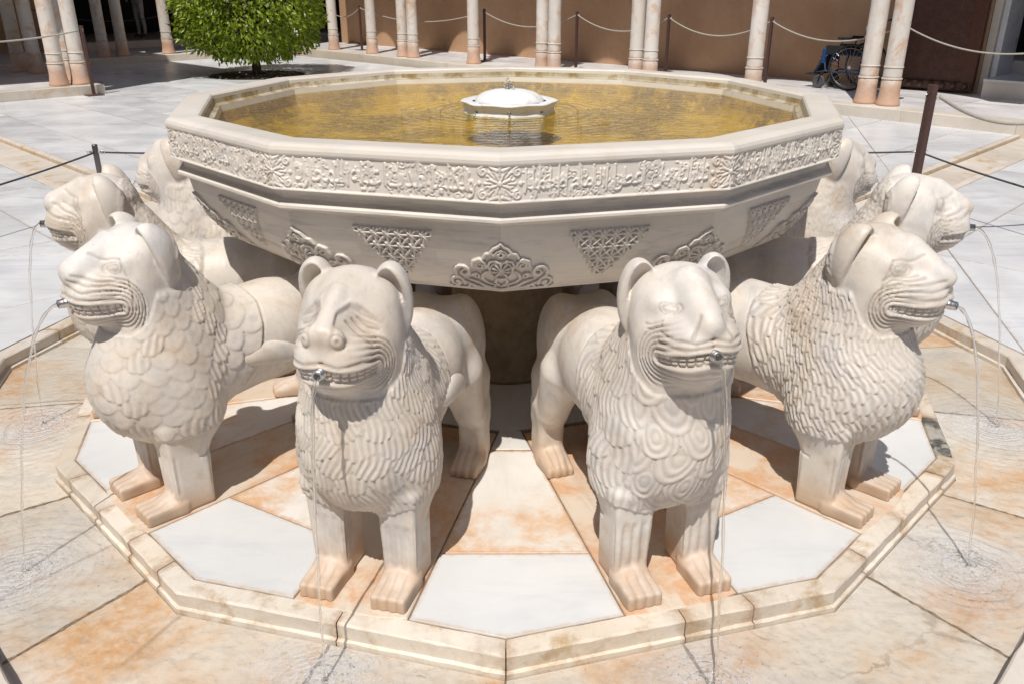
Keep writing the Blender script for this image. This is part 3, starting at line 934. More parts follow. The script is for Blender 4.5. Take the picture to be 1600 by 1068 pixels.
for q in range(8):
    a = 2 * pi * (q + .5) / 8 - pi / 2 + .39
    p0 = (.198 * cos(a), .198 * sin(a), .018)
    pts = jet_pts(p0, (cos(a), sin(a)), .8 if q % 2 else .25, 0.0, .5 if q % 2 else .05, 14)
    m.tube(pts, [.0035 * (1 + .4 * math.sin(i * 1.9)) for i in range(len(pts))], 6)
    for _ in range(7):
        t = rnd.uniform(.12, .34); m.sphere(((.2 + t * .8) * cos(a + rnd.uniform(-.06, .06)), (.2 + t * .8) * sin(a + rnd.uniform(-.06, .06)), rnd.uniform(.002, .012)), rnd.uniform(.002, .0045), 6, 4)
for _ in range(30):
    m.sphere((rnd.gauss(0, .013), rnd.gauss(0, .013), .095 + abs(rnd.gauss(0, .016))), rnd.uniform(.003, .007), 7, 5)
m.tube([(0, 0, .085), (.002, 0, .10), (-.002, .002, .112)], [.008, .007, .003], 8)
o = m.build("bubbling_water", M_jet, loc=dome.location)
tag(o, "clear water bubbling from the top and side holes of the central spout", "water jets")
COL.objects.unlink(_to); bpy.data.objects.remove(_to)
# ------------------------------------------------------------------ stone lions, sculpted as distance fields
f32 = np.float32
class Sculpt:
    def __init__(s, lo, hi, vox):
        s.vox = vox
        s.x = np.arange(lo[0], hi[0], vox).astype(f32)
        s.y = (np.arange(0, int(hi[1] / vox) + 2) * vox).astype(f32)
        s.z = np.arange(lo[2], hi[2], vox).astype(f32)
        s.D = np.full((len(s.x), len(s.y), len(s.z)), 1.0, f32)
    def sub(s, lo, hi, pad):
        i = np.searchsorted(s.x, [lo[0] - pad, hi[0] + pad]); j = np.searchsorted(s.y, [lo[1] - pad, hi[1] + pad]); k = np.searchsorted(s.z, [lo[2] - pad, hi[2] + pad])
        sl = (slice(*i), slice(*j), slice(*k))
        return sl, s.x[sl[0]][:, None, None], s.y[sl[1]][None, :, None], s.z[sl[2]][None, None, :]
    def comb(s, sl, d, k, op):
        a = s.D[sl]
        if op == 'u':
            h = np.clip(.5 + .5 * (a - d) / k, 0, 1); s.D[sl] = a * (1 - h) + d * h - k * h * (1 - h)
        else:   # subtract
            d = -d
            h = np.clip(.5 - .5 * (a - d) / k, 0, 1); s.D[sl] = a * (1 - h) + d * h + k * h * (1 - h)
    def ell(s, c, r, k=.03, rot=0.0, op='u'):
        m = max(r); sl, X, Y, Z = s.sub([c[0] - m, c[1] - m, c[2] - m], [c[0] + m, c[1] + m, c[2] + m], k + .03)
        ca, sa = cos(radians(rot)), sin(radians(rot))
        dx = X - c[0]; dz = Z - c[2]; dy = Y - c[1]
        x = ca * dx + sa * dz; z = -sa * dx + ca * dz
        k0 = np.sqrt((x / r[0]) ** 2 + (dy / r[1]) ** 2 + (z / r[2]) ** 2)
        k1 = np.sqrt((x / r[0] ** 2) ** 2 + (dy / r[1] ** 2) ** 2 + (z / r[2] ** 2) ** 2) + 1e-6
        s.comb(sl, (k0 * (k0 - 1) / k1).astype(f32), k, op)
    def cone(s, a, b, ra, rb, k=.03, ys=1.0, op='u'):
        m = max(ra, rb); lo = [min(a[i], b[i]) - m for i in range(3)]; hi = [max(a[i], b[i]) + m for i in range(3)]
        sl, X, Y, Z = s.sub(lo, hi, k + .03)
        bx, by, bz = b[0] - a[0], (b[1] - a[1]) / ys, b[2] - a[2]
        L2 = bx * bx + by * by + bz * bz
        px, py, pz = X - a[0], (Y - a[1]) / ys, Z - a[2]
        t = np.clip((px * bx + py * by + pz * bz) / L2, 0, 1)
        d = np.sqrt((px - t * bx) ** 2 + (py - t * by) ** 2 + (pz - t * bz) ** 2) - (ra + (rb - ra) * t)
        if ys < 1: d = d * (ys * .5 + .5)
        s.comb(sl, d.astype(f32), k, op)
    def box(s, c, h, rd, k=.02, op='u', taper=0.0):
        sl, X, Y, Z = s.sub([c[i] - h[i] * 1.4 for i in range(3)], [c[i] + h[i] * 1.4 for i in range(3)], k + .03)
        tz = 1 + taper * (Z - c[2]) / h[2]
        qx = np.abs(X - c[0]) / tz - h[0] + rd; qy = np.abs(Y - c[1]) / tz - h[1] + rd; qz = np.abs(Z - c[2]) - h[2] + rd
        d = np.sqrt(np.maximum(qx, 0) ** 2 + np.maximum(qy, 0) ** 2 + np.maximum(qz, 0) ** 2) + np.minimum(np.maximum(qx, np.maximum(qy, qz)), 0) - rd
        s.comb(sl, d.astype(f32), k, op)
    def polygonise(s):
        D = np.concatenate([s.D[:, :0:-1, :], s.D], axis=1)
        D = np.clip(D, -4 * s.vox, 4 * s.vox)
        g_ = openvdb.FloatGrid(4 * s.vox)
        g_.copyFromArray(D.astype(np.float32))
        V, F = g_.convertToQuads(isovalue=0.0)[:2]
        V = np.asarray(V, dtype=np.float64) * s.vox
        V += [s.x[0], -(len(s.y) - 1) * s.vox, s.z[0]]
        return V, np.asarray(F)

def lion_field(vox, st):
    s = Sculpt((.74, 0, -.03), (1.98, .26, 1.03), vox)
    # trunk
    s.cone((1.60, 0, .495), (1.24, 0, .508), .205, .180, .02, .86)
    s.cone((1.24, 0, .508), (1.00, 0, .500), .180, .160, .03, .86)
    cx = st.get('cx', 0)
    s.ell((1.665 + cx, 0, .46), (.218 + cx * .3, .205 + st.get('cw', -.008), .225), .05)
    s.cone((1.635, 0, .58), (1.685, 0, .80), .170, .138, .06)
    s.cone((1.665, 0, .875), (1.575, 0, .66), .100, .150, .05)
    # shoulders, fore legs
    s.ell((1.63, .125, .37), (.115, .085, .15), .04)
    s.box((1.668, .113, .17), (.070, .057, .17), .012, .03, taper=.07)
    s.ell((1.735, .113, .030), (.060, .056, .040), .015)
    s.box((1.772, .113, .018), (.074, .0595, .032), .013, .012)
    # haunch, hind legs
    s.ell((.985, .078, .47), (.165, .082, .200), .045)
    s.cone((1.07, .102, .42), (1.00, .112, .22), .080, .058, .04)
    s.cone((.93, .112, .34), (.925, .112, .18), .062, .052, .04)
    s.box((.945, .113, .125), (.060, .050, .125), .025, .03)
    s.ell((1.01, .113, .024), (.105, .060, .050), .02)
    s.box((1.045, .113, .016), (.065, .056, .024), .018, .015)
    # head
    s.ell((1.695, 0, .838), (.135, .137, .127), .03)
    s.ell((1.73, .058, .770), (.100, .080, .098), .03)
    s.ell((1.800, 0, .775), (.124, .108, .098), .03)
    s.ell((1.845, .030, .782), (.080, .066, .072), .03)
    s.ell((1.800, 0, .735), (.102, .090, .056), .02)
    bz = st.get('brow', 0)
    s.cone((1.752, 0, .902), (1.888, 0, .845), .064, .040, .025)
    if st['head'] == 'A':       # heavy brow ridges over sunk eyes, broad blunt nose
        s.cone((1.79, 0, .935), (1.905, 0, .858), .024, .026, .010)
        s.ell((1.905, .032, .850), (.026, .030, .030), .010)
    elif st['head'] == 'B':
        s.cone((1.78, 0, .935), (1.915, 0, .835), .040, .018, .03)
        s.ell((1.765, .078, .882), (.045, .034, .028), .03)
    elif st['head'] == 'C':
        s.cone((1.78, 0, .930), (1.895, 0, .865), .035, .032, .03)
        s.ell((1.900, .020, .850), (.030, .030, .030), .012)
        s.ell((1.76, .080, .880), (.045, .034, .028), .03)
    else:
        s.cone((1.80, 0, .925), (1.922, 0, .845), .030, .016, .03)
        s.ell((1.76, .078, .880), (.045, .034, .028), .03)
    # forehead crest between the ears
    s.ell((1.66, 0, .90), (.105, .12, .070), .04)
    # ears: thick cups open to the front
    c0, r0 = (1.650, .106, .886), (.076, .057, .117)
    sl, X, Y, Z = s.sub([c0[i] - .14 for i in range(3)], [c0[i] + .14 for i in range(3)], 0)
    def E(c, r, rot):
        ca, sa = cos(radians(rot)), sin(radians(rot)); dx = X - c[0]; dz = Z - c[2]; dy = Y - c[1]
        x = ca * dx + sa * dz; z = -sa * dx + ca * dz
        k0 = np.sqrt((x / r[0]) ** 2 + (dy / r[1]) ** 2 + (z / r[2]) ** 2)
        k1 = np.sqrt((x / r[0] ** 2) ** 2 + (dy / r[1] ** 2) ** 2 + (z / r[2] ** 2) ** 2) + 1e-6
        return k0 * (k0 - 1) / k1
    def smax(a, b, k):
        h = np.clip(.5 - .5 * (a - b) / k, 0, 1); return b * h + a * (1 - h) + k * h * (1 - h)
    out = E(c0, r0, -10)
    inn_ = E((c0[0] + .036, c0[1] - .003, c0[2] + .004), (.058, r0[1] - .0155, r0[2] - .018), -10)
    rimp = (X - (c0[0] + .022) - .38 * (Z - .90) + .25 * (Y - .10)) * .9
    ear = smax(smax(out, rimp, .012), -inn_, .007)
    s.comb(sl, ear.astype(f32), .010, 'u')
    # flat soles
    sl, X, Y, Z = s.sub([.7, 0, -.1], [2, .3, .04], 0)
    s.D[sl] = np.maximum(s.D[sl], -Z + np.zeros_like(s.D[sl]))
    return s

def smooth01(x, a, b):
    t = np.clip((x - a) / (b - a), 0, 1); return t * t * (3 - 2 * t)

def vnoise(P, seed, sc):
    """cheap smooth noise: sum of rotated sines"""
    r = np.random.RandomState(seed); o = 0
    for i in range(6):
        d = r.normal(size=3); d /= np.linalg.norm(d)
        o = o + np.sin(P @ (d * sc * (1 + .5 * i)) + r.uniform(0, 6.28)) / (1 + .6 * i)
    return o / 2.2

def polyd(U, W, pts):
    """distance from (U,W) to a polyline"""
    d = np.full(U.shape, 1e3)
    for (x0, y0), (x1, y1) in zip(pts[:-1], pts[1:]):
        dx, dy = x1 - x0, y1 - y0
        t = np.clip(((U - x0) * dx + (W - y0) * dy) / (dx * dx + dy * dy + 1e-12), 0, 1)
        d = np.minimum(d, np.hypot(U - x0 - t * dx, W - y0 - t * dy))
    return d

def groove(d, w, depth):
    return -depth * np.exp(-(d / w) ** 2)

def locks(u, v, pu, pv, L, kind, seed):
    """overlapping tongues of mane: returns height 0..1 and strand texture"""
    h = np.zeros_like(u); tx = np.zeros_like(u); done = np.zeros(u.shape, bool)
    for back in (2, 1, 0):
        j = np.floor(v / pv) - back
        dv = (v - j * pv) / (L * pv)
        off = np.where(j % 2 == 0, 0., .5)
        ui = np.floor(u / pu - off + .5)
        du = u / pu - off - ui
        rs = np.abs(np.sin(j * 12.9898 + ui * 78.233 + seed) * 43758.5453) % 1
        lim = .53 * np.sqrt(np.clip(1 - (np.clip(dv - .40, 0, 1) / .60) ** 2, 0, 1))
        ins = (dv >= 0) & (dv <= 1) & (np.abs(du) < lim) & ~done
        edge = np.clip((lim - np.abs(du)) / .09, 0, 1) ** .4
        hh = (.30 + .70 * dv) * (.55 + .45 * edge) * (.8 + .35 * rs)
        rr_ = np.sqrt((du * 1.15) ** 2 + (np.clip(dv - .40, -.4, 1) / 1.15) ** 2)
        if kind == 'ring': t = np.where(np.abs(u) < .15, np.sin(np.hypot(du * (1.0 + .3 * rs), np.clip(dv - .22 - .3 * rs, -.5, 1) / 1.3) * 2 * pi * (4.2 + 2.2 * rs)) * np.clip(.4 + rr_ * 2, 0, 1), np.sin(2 * pi * (du * 4.6 + .5 * np.sin(dv * 3 + rs * 6))))
        elif kind == 'strand': t = np.sin(2 * pi * (du * 5.2 + .55 * np.sin(dv * 2.6 + rs * 6)) ) * 1.0
        elif kind == 'wave': t = np.sin(2 * pi * (du * 2.6 + .45 * np.sin(dv * 3.4 + 1 + rs)))
        else: t = np.where(rs > .62, np.sin(2 * pi * du * 3.2), .12 * np.sin(rr_ * 20))
        h = np.where(ins, hh, h); tx = np.where(ins, t * np.clip(dv * 3, 0, 1), tx); done |= ins
    return h, tx

def key_line(st): return st['head'] in 'CD'
def carve(V, N, st, seed):
    X, Y, Z = V.T
    AY = np.abs(Y)
    disp = np.zeros(len(V)); cav = np.zeros(len(V))
    # ---------- face coordinates
    hx, hz = 1.70, .79
    az = np.arctan2(Y, X - hx); el = np.arctan2(Z - hz, np.hypot(X - hx, Y))
    u = az * .15; w = el * .15
    wob = .0022 * vnoise(V, seed, 40)
    au = np.abs(u)
    head = smooth01(Z, .66, .70) * smooth01(X, 1.66, 1.70)
    earm = (AY > .05) & (Z > .88) & (X < 1.72)
    face = head * np.where(earm, 0, 1)
    mw = st.get('mw', .125)
    mouth = [(-mw, -.040), (-mw * .55, -.033), (0, -.026), (mw * .55, -.033), (mw, -.040)]
    dm = polyd(u, w + wob, mouth)
    mh = st.get('mh', .0125)
    inm = face * (1 - smooth01(dm, mh - .002, mh + .003)) * smooth01(X, 1.70, 1.74)
    disp += -inm * .011
    # teeth: two rows
    tu = np.abs((u / .0155) % 1 - .5) * 2
    mid = np.abs(w - np.interp(au, [0, mw * .55, mw], [-.026, -.033, -.040]))
    tooth = (1 - smooth01(tu, .72, .95)) * smooth01(mid, .0004, .0024) * (1 - smooth01(mid, mh - .003, mh - .0005))
    disp += inm * tooth * .0075
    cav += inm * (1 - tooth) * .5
    # lips
    lip = np.exp(-((dm - mh - .006) / .004) ** 2) * face
    disp += lip * .003
    # folds that wrap the mouth corner
    side = smooth01(au, .035, .075)
    low = smooth01(-w, .0, .06)
    nf = st.get('folds', 5)
    for q in range(nf):
        d0 = mh + .013 + q * .0128
        gmask = face * np.clip(side * (.35 + .65 * smooth01(au, mw * .6, mw * 1.0)) + low * .35, 0, 1) * (w < .055 + .008 * q) * (X > 1.69)
        gg = np.exp(-((dm - d0 + wob) / .0030) ** 2) * gmask
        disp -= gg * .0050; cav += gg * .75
        rg = np.exp(-((dm - d0 - .0064) / .004) ** 2) * gmask
        disp += rg * .0022
    # upper lip lines to the nose
    for pts in st['lines']:
        for sg in (1, -1):
            d = polyd(u * sg, w + wob, pts)
            gg = np.exp(-(d / .0028) ** 2) * face
            disp -= gg * .0042; cav += gg * .65
    # eyes
    ex, ez, er, et = st['eye']
    for sg in (1, -1):
        du, dw = (u * sg - ex), (w - ez)
        ca, sa = cos(et), sin(et)
        p = np.abs((du * ca + dw * sa) / er); q = np.abs((-du * sa + dw * ca) / (er * .50))
        d = np.maximum(np.hypot(p * .55, q + .35) / 1.0, np.hypot(p, q)) 
        for rr_, dp in ((1.0, .0028), (1.6, .0026)):
            gg = np.exp(-((d - rr_) / .13) ** 2) * face * (er > .001)
            disp -= gg * dp; cav += gg * .45
        disp += np.clip(1 - d, 0, 1) * .0015 * face
        for pts in ([(.135, .105), (.160, .055), (.172, .005), (.166, -.045)], [(.030, .100), (.055, .098), (.10, .108), (.135, .105)]):
            d = polyd(u * sg, w + wob, pts)
            if key_line(st):
                gg = np.exp(-(d / .0034) ** 2) * face
                disp -= gg * .0038; cav += gg * .45
    if st['head'] == 'A':      # sunk triangular planes under the brow, either side of the nose bar
        up = np.interp(au, [.012, .018, .05, .09, .15], [.075, .092, .120, .118, .075])
        mk = smooth01(au, .016, .024) * (1 - smooth01(au, .105, .16)) * smooth01(w, .020, .060) * (1 - smooth01(w, up - .014, up + .003)) * face
        disp -= mk * .009
        disp += mk * .0014 * np.sin((w + au * .45) * 2 * pi / .014) * smooth01(au, .03, .06)
        bd = np.exp(-((w - up - .004) / .006) ** 2) * smooth01(au, .016, .03) * (1 - smooth01(au, .11, .15)) * face
        disp += bd * .002; cav += mk * .15
    # nostrils
    nx, nz, nr = st['nose']
    for sg in (1, -1):
        d = np.hypot(u * sg - nx, w - nz)
        if nr:
            gg = (np.exp(-((d - nr) / .0022) ** 2) * .8 + np.exp(-(d / .0035) ** 2) * 1.6) * face
            disp -= gg * .0032; cav += np.clip(gg, 0, 1) * .6
    # ---------- mane
    phi = np.arctan2(Y, X - 1.585)
    rad = .215
    mu = phi * rad + .012 * np.sin(Z * 23 + seed)
    mv = np.sqrt((1.03 - Z) ** 2 + (.85 * np.clip(1.66 - X, 0, 1)) ** 2)
    mu = mu + .015 * vnoise(V, seed + 5, 12) + .003 * vnoise(V, seed + 6, 50); mv = mv + .010 * vnoise(V, seed + 9, 12) + .003 * vnoise(V, seed + 8, 45)
    xb = np.interp(Z, [.25, .28, .36, .45, .58, .66, .70], [1.56, 1.53, 1.445, 1.385, 1.335, 1.32, 1.335])
    m_body = smooth01(X - xb, -.003, .003)
    zb = .262 + .035 * smooth01(AY, .08, .17) + .02 * np.clip(1.66 - X, 0, .2) * 5 * 0
    m_low = smooth01(Z - zb, -.004, .004)
    # behind the face: limit line from the ear root to the throat
    fl_ = np.interp(Z, [.60, .66, .70, .78, .86, .96], [1.84, 1.765, 1.715, 1.672, 1.645, 1.60])
    m_face = 1 - smooth01(X - fl_, -.004, .004) * (Z > .655)
    m_ear = 1 - smooth01(AY, .06, .075) * smooth01(Z, .775, .80) * smooth01(X, 1.585, 1.60)
    m_top = 1 - smooth01(Z, .90, .93) * (X > 1.6)
    mane = m_body * m_low * m_face * m_ear * m_top
    h, tx = locks(mu, mv, st['pu'], st['pv'], 1.55, st['kind'], seed)
    nn = vnoise(V, seed + 20, 30)
    wear = np.clip(.88 + .45 * vnoise(V, seed + 41, 9), .5, 1.2)
    disp += mane * (.0015 + h * st['amp'] * wear * (1 + .2 * nn) + tx * st['str'] * wear)
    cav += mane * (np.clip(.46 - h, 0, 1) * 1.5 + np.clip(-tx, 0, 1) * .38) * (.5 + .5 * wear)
    # edge line where the mane stops on the flank
    ed = np.exp(-((X - xb + .004) / .004) ** 2) * m_low * (Z < .68)
    disp -= ed * .003; cav += ed * .35
    # ---------- legs: flutes and toes
    leg = (Z < .24) & (Z > .065) & (X > 1.56)
    lf = leg * smooth01(Z, .065, .09) * (1 - smooth01(Z, .21, .24))
    front = smooth01(N[:, 0], .5, .8)
    disp -= lf * front * .0050 * (.5 + .5 * np.cos((AY - .113) * 2 * pi / .030))
    sidef = smooth01(np.abs(N[:, 1]), .6, .85)
    e = np.exp(-((X - 1.605) / .005) ** 2) + np.exp(-((X - 1.722) / .005) ** 2)
    disp -= lf * sidef * e * .0035; cav += lf * sidef * e * .3
    for x0, x1 in ((1.735, 1.90), (.985, 1.14)):
        toe = smooth01(X, x0, x0 + .04) * (1 - smooth01(Z, .075, .095)) * (X < x1)
        tg = (.5 + .5 * np.cos((AY - .113) * 2 * pi / .0295 + pi)) 
        tg = 1 - tg
        disp -= toe * (1 - np.sqrt(np.clip(1 - tg * .97, 0, 1))) * .0050 * (.35 + .65 * smooth01(X, x1 - .10, x1 - .04))
        cav += toe * smooth01(tg, .8, 1.) * .4
    # shoulder outline over the leg
    so = np.exp(-((np.hypot((X - 1.655) / 1.0, (Z - .30) / .9) - .115) / .005) ** 2) * (AY > .12) * (Z < .29) * (X < 1.64)
    disp -= so * .004
    # weathering
    body = 1 - mane
    disp += .0022 * vnoise(V, seed + 31, 14) + .0005 * vnoise(V, seed + 33, 90) * (1 - .5 * body)
    return disp, np.clip(cav, 0, 1)

STY = {
 'A': dict(head='A', cx=-.035, pu=.088, pv=.052, kind='strand', amp=.0052, str=.0024, mw=.108, mh=.0120, folds=5, pitch=5, fwd=-.03, yaw=3,
           lines=[[(0, -.002), (.03, -.008), (.07, -.004), (.105, -.014)], [(.045, .075), (.075, .045), (.10, .02)], [(.06, .085), (.09, .055), (.12, .035)],
                  [(.075, .092), (.105, .068), (.135, .055)]],
           eye=(.078, .078, .0001, -.3), nose=(.030, .034, .013)),
 'B': dict(head='B', cx=-.035, cw=-.026, pu=.112, pv=.072, kind='ring', amp=.0060, str=.0016, mw=.108, mh=.0110, folds=5, pitch=13, yaw=-5, fwd=-.03,
           lines=[[(0, .008), (.03, .001), (.07, .010), (.10, .022)], [(0, -.004), (.05, -.010), (.105, .002)],
                  [(.02, .045), (.03, .02), (.036, .008)], [(.10, .04), (.13, .03), (.15, .032)], [(.10, .05), (.135, .042), (.16, .045)]],
           eye=(.080, .078, .020, .15), nose=(.02, .03, 0)),
 'C': dict(head='C', pu=.078, pv=.050, kind='scale', amp=.0074, str=.0022, mw=.125, mh=.0135, folds=6, pitch=3, fwd=-.042,
           lines=[[(.01, .018), (.05, .010), (.09, .018), (.13, .012)], [(.02, .032), (.06, .026), (.10, .034), (.15, .022)], [(.03, .045), (.07, .040), (.12, .046), (.165, .030)],
                  [(.0, .0), (.05, -.006), (.11, -.004)]],
           eye=(.104, .080, .024, .1), nose=(.022, .045, 0)),
 'D': dict(head='D', pu=.050, pv=.040, kind='wave', amp=.0074, str=.0028, mw=.125, mh=.0125, folds=5, pitch=3, fwd=-.022,
           lines=[[(.01, .020), (.05, .014), (.10, .018), (.15, .004)], [(.02, .034), (.06, .030), (.11, .036), (.155, .02)], [(.05, .046), (.09, .046), (.13, .052), (.165, .035)],
                  [(0, .004), (.05, -.002), (.12, .0)], [(.06, .056), (.10, .058), (.14, .066), (.168, .05)]],
           eye=(.106, .080, .024, .1), nose=(.022, .045, 0)),
 'E': dict(head='D', pu=.045, pv=.040, kind='wave', amp=.0065, str=.0020, mw=.11, mh=.009, folds=5, pitch=4, fwd=-.025,
           lines=[[(.02, .03), (.07, .02), (.13, .03)], [(.03, .045), (.09, .04), (.14, .055)], [(.06, .06), (.10, .058), (.15, .075)]],
           eye=(.095, .088, .013, .1), nose=(.022, .045, 0)),
 'F': dict(head='C', pu=.060, pv=.045, kind='strand', amp=.0065, str=.0020, mw=.115, mh=.012, folds=5, pitch=7, fwd=-.05,
           lines=[[(.02, .025), (.07, .018), (.12, .022), (.15, .0)], [(.04, .05), (.08, .045), (.13, .04), (.165, .01)], [(.05, .065), (.09, .07), (.14, .055), (.17, .03)]],
           eye=(.13, .07, .012, .1), nose=(.022, .045, 0)),
 'G': dict(head='D', pu=.040, pv=.036, kind='wave', amp=.007, str=.0022, lines=[[(.02, .03), (.07, .02), (.13, .03)]], eye=(.1, .085, .016, .1), nose=(.022, .045, 0)),
 'H': dict(head='B', pu=.075, pv=.050, kind='scale', amp=.0075, str=.0022, lines=[[(.02, .03), (.07, .02), (.13, .03)]], eye=(.1, .085, .016, .1), nose=(.022, .045, 0)),
}
STY['R'] = STY['H']
_fields = {}
def pitch_xz(x, z, p, t):
    x0, z0 = 1.62, .93
    dx, dz = x - x0, z - z0; w_ = p * t * 1.0
    return x0 + dx * np.cos(w_) - dz * np.sin(w_), z0 + dx * np.sin(w_) + dz * np.cos(w_)
def lion_mesh(key, vox, seed):
    st = STY[key]
    fk = (st['head'], vox)
    if fk not in _fields:
        _fields[fk] = lion_field(vox, st).polygonise()
    V, F = _fields[fk]
    V = V.copy()
    def normals(V):
        a = V[F[:, 2]] - V[F[:, 0]]; b = V[F[:, 3]] - V[F[:, 1]]
        n_ = np.cross(a, b); N = np.zeros_like(V)
        for c in range(4):
            for ax in range(3): N[:, ax] += np.bincount(F[:, c], n_[:, ax], len(V))
        return N / (np.linalg.norm(N, axis=1, keepdims=True) + 1e-12)
    N = normals(V)
    cen = V.mean(0)
    sgn = 1.0 if np.mean(np.sum(N * (V - cen), axis=1)) > 0 else -1.0
    N *= sgn
    disp, cav = carve(V, N, st, seed)
    V = V + N * disp[:, None]
    V[:, 2] = np.where(V[:, 2] < .004, np.maximum(V[:, 2], 0.0), V[:, 2])
    # small turn and lift of the head
    yaw = radians(st.get('yaw', 0)); t = smooth01(V[:, 2], .58, .74) * smooth01(V[:, 0], 1.5, 1.6)
    c0 = 1.66
    dx = V[:, 0] - c0; dy = V[:, 1].copy()
    V[:, 0] = c0 + dx * np.cos(yaw * t) - dy * np.sin(yaw * t); V[:, 1] = dx * np.sin(yaw * t) + dy * np.cos(yaw * t)
    V[:, 0], V[:, 2] = pitch_xz(V[:, 0], V[:, 2], radians(st.get('pitch', 0)), t)
    V[:, 0] += st.get('fwd', 0) * t * smooth01(V[:, 0], 1.65, 1.85)
    V[:, 0] -= 1.35
    Fo = F if sgn > 0 else F[:, ::-1]
    return np_mesh("body", V, Fo, True, {"cav": cav})

M_lbase = marble("lion_base_marble", (.60, .50, .40, 1), (.66, .58, .48, 1), (.45, .36, .28, 1), .45, stain=(.57, .33, .18, 1), stain_lo=.42, stain_hi=.60,
                 stain_scale=4, rough=.5, dirs=(.25, 2, 1), vscale=9, bump=.08, rand=.05, space='obj')
def lion_parts(root, key, seed):
    # base strip
    m = MB()
    m.prism([(-.60, -.146), (.505, -.179), (.520, -.10), (.522, .10), (.505, .179), (-.60, .146)], -.05, .002, .004)
    m.build("base_slab", M_lbase, root)
    # tail: a leaf shaped tuft laid on the left flank, its cord running back under the rump
    m = MB()
    n_ = 20; rings = []
    for i in range(n_ + 1):
        t = i / n_; xx = -.17 + .305 * t
        wz = .050 * sin(pi * min(1, t * .93 + .07)) ** .75 * (1 - .25 * t) + .002
        zc = .505 - .075 * (1 - t) ** 1.5 + .012 * sin(t * 5)
        rg = []
        for q in range(12):
            a = 2 * pi * q / 12
            rg.append((xx, .150 + .026 * sin(pi * t) ** .5 * cos(a) + .004, zc + wz * sin(a)))
        rings.append(rg[::-1] if False else rg)
    m.loft(rings, True, True, smooth=True)
    m.tube([(-.14, .146, .430), (-.19, .144, .405), (-.26, .138, .405), (-.36, .112, .44), (-.43, .06, .50), (-.47, .01, .56)], [.006, .011, .015, .018, .02, .024], 10)
    m.build("tail", M_lion, root)
    # steel water nozzle in the mouth
    st = STY[key]; nz = .786; ny = st.get('ny', 0); pp = radians(st.get('pitch', 0))
    a = radians(st.get('yaw', 0))
    def tf(x, y, z):
        x, z = pitch_xz(x + 1.35, z, pp, 1.0); x = float(x) - 1.35 + st.get('fwd', 0); z = float(z)
        dx = x - .31; return (.31 + dx * cos(a) - y * sin(a), dx * sin(a) + y * cos(a), z)
    m = MB()
    ax = [tf(.50, ny, nz - .024), tf(.560, ny, nz - .022), tf(.604, ny, nz - .024)]
    m.tube(ax, .0135, 20)
    m.tube([ax[1], (ax[1][0] * .3 + ax[2][0] * .7, ax[1][1] * .3 + ax[2][1] * .7, ax[1][2] * .3 + ax[2][2] * .7)], .0148, 20)
    nzo = m.build("water_nozzle", M_steel, root)
    m = MB()
    m.tube([(ax[2][0] - .001, ax[2][1], ax[2][2]), (ax[2][0] + .0012, ax[2][1], ax[2][2])], .0092, 12)
    m.build("spout_hole", M_dsteel, nzo)
    return Vector(ax[2])

LBL = {
 -14.3: "stone lion at front left with round nostrils, sunken eyes and wide toothy grin",
 16.3: "stone lion at front right with engraved oval eyes and large rings carved on its chest",
 45: "stone lion with finely waved mane seen side on, right of the ring chested lion",
 -45.5: "stone lion with large scale shaped mane locks seen side on, at left",
 75: "stone lion at far right with smooth forehead, behind the wavy maned lion",
 -75: "stone lion at far left with folded cheeks, behind the scale maned lion",
 105: "stone lion half hidden behind the right end of the basin",
 -105: "stone lion half hidden behind the left end of the basin",
}
LABELS_REAR = {135: "stone lion hidden behind the basin, second beyond its right end", -135: "stone lion hidden behind the basin, second beyond its left end", 165: "stone lion hidden straight behind the basin, right of its middle", -165: "stone lion hidden straight behind the basin, left of its middle"}
rear = None
nozzles = {}
for i, (ang, key) in enumerate(LION):
    a = radians(ang)
    root = empty("stone_lion", (1.35 * sin(a), -1.35 * cos(a), 0), a - pi / 2)
    if key == 'R':
        if rear is None:
            me = lion_mesh('R', .011, 77)
            link("body", me, M_lion, root); lion_parts(root, 'R', 77); rear = root
        else:
            for ch in rear.children:
                c = ch.copy(); COL.objects.link(c); c.parent = root
        tag(root, LABELS_REAR[ang], "stone lion", "stone lions carrying the basin")
        continue
    vox = .0042 if key in 'AB' else .0048 if key in 'CD' else .0075
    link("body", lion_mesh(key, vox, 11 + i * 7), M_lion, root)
    tip = lion_parts(root, key, i)
    nozzles[ang] = (root, tip)
    tag(root, LBL[ang], "stone lion", "stone lions carrying the basin")
_fields.clear()

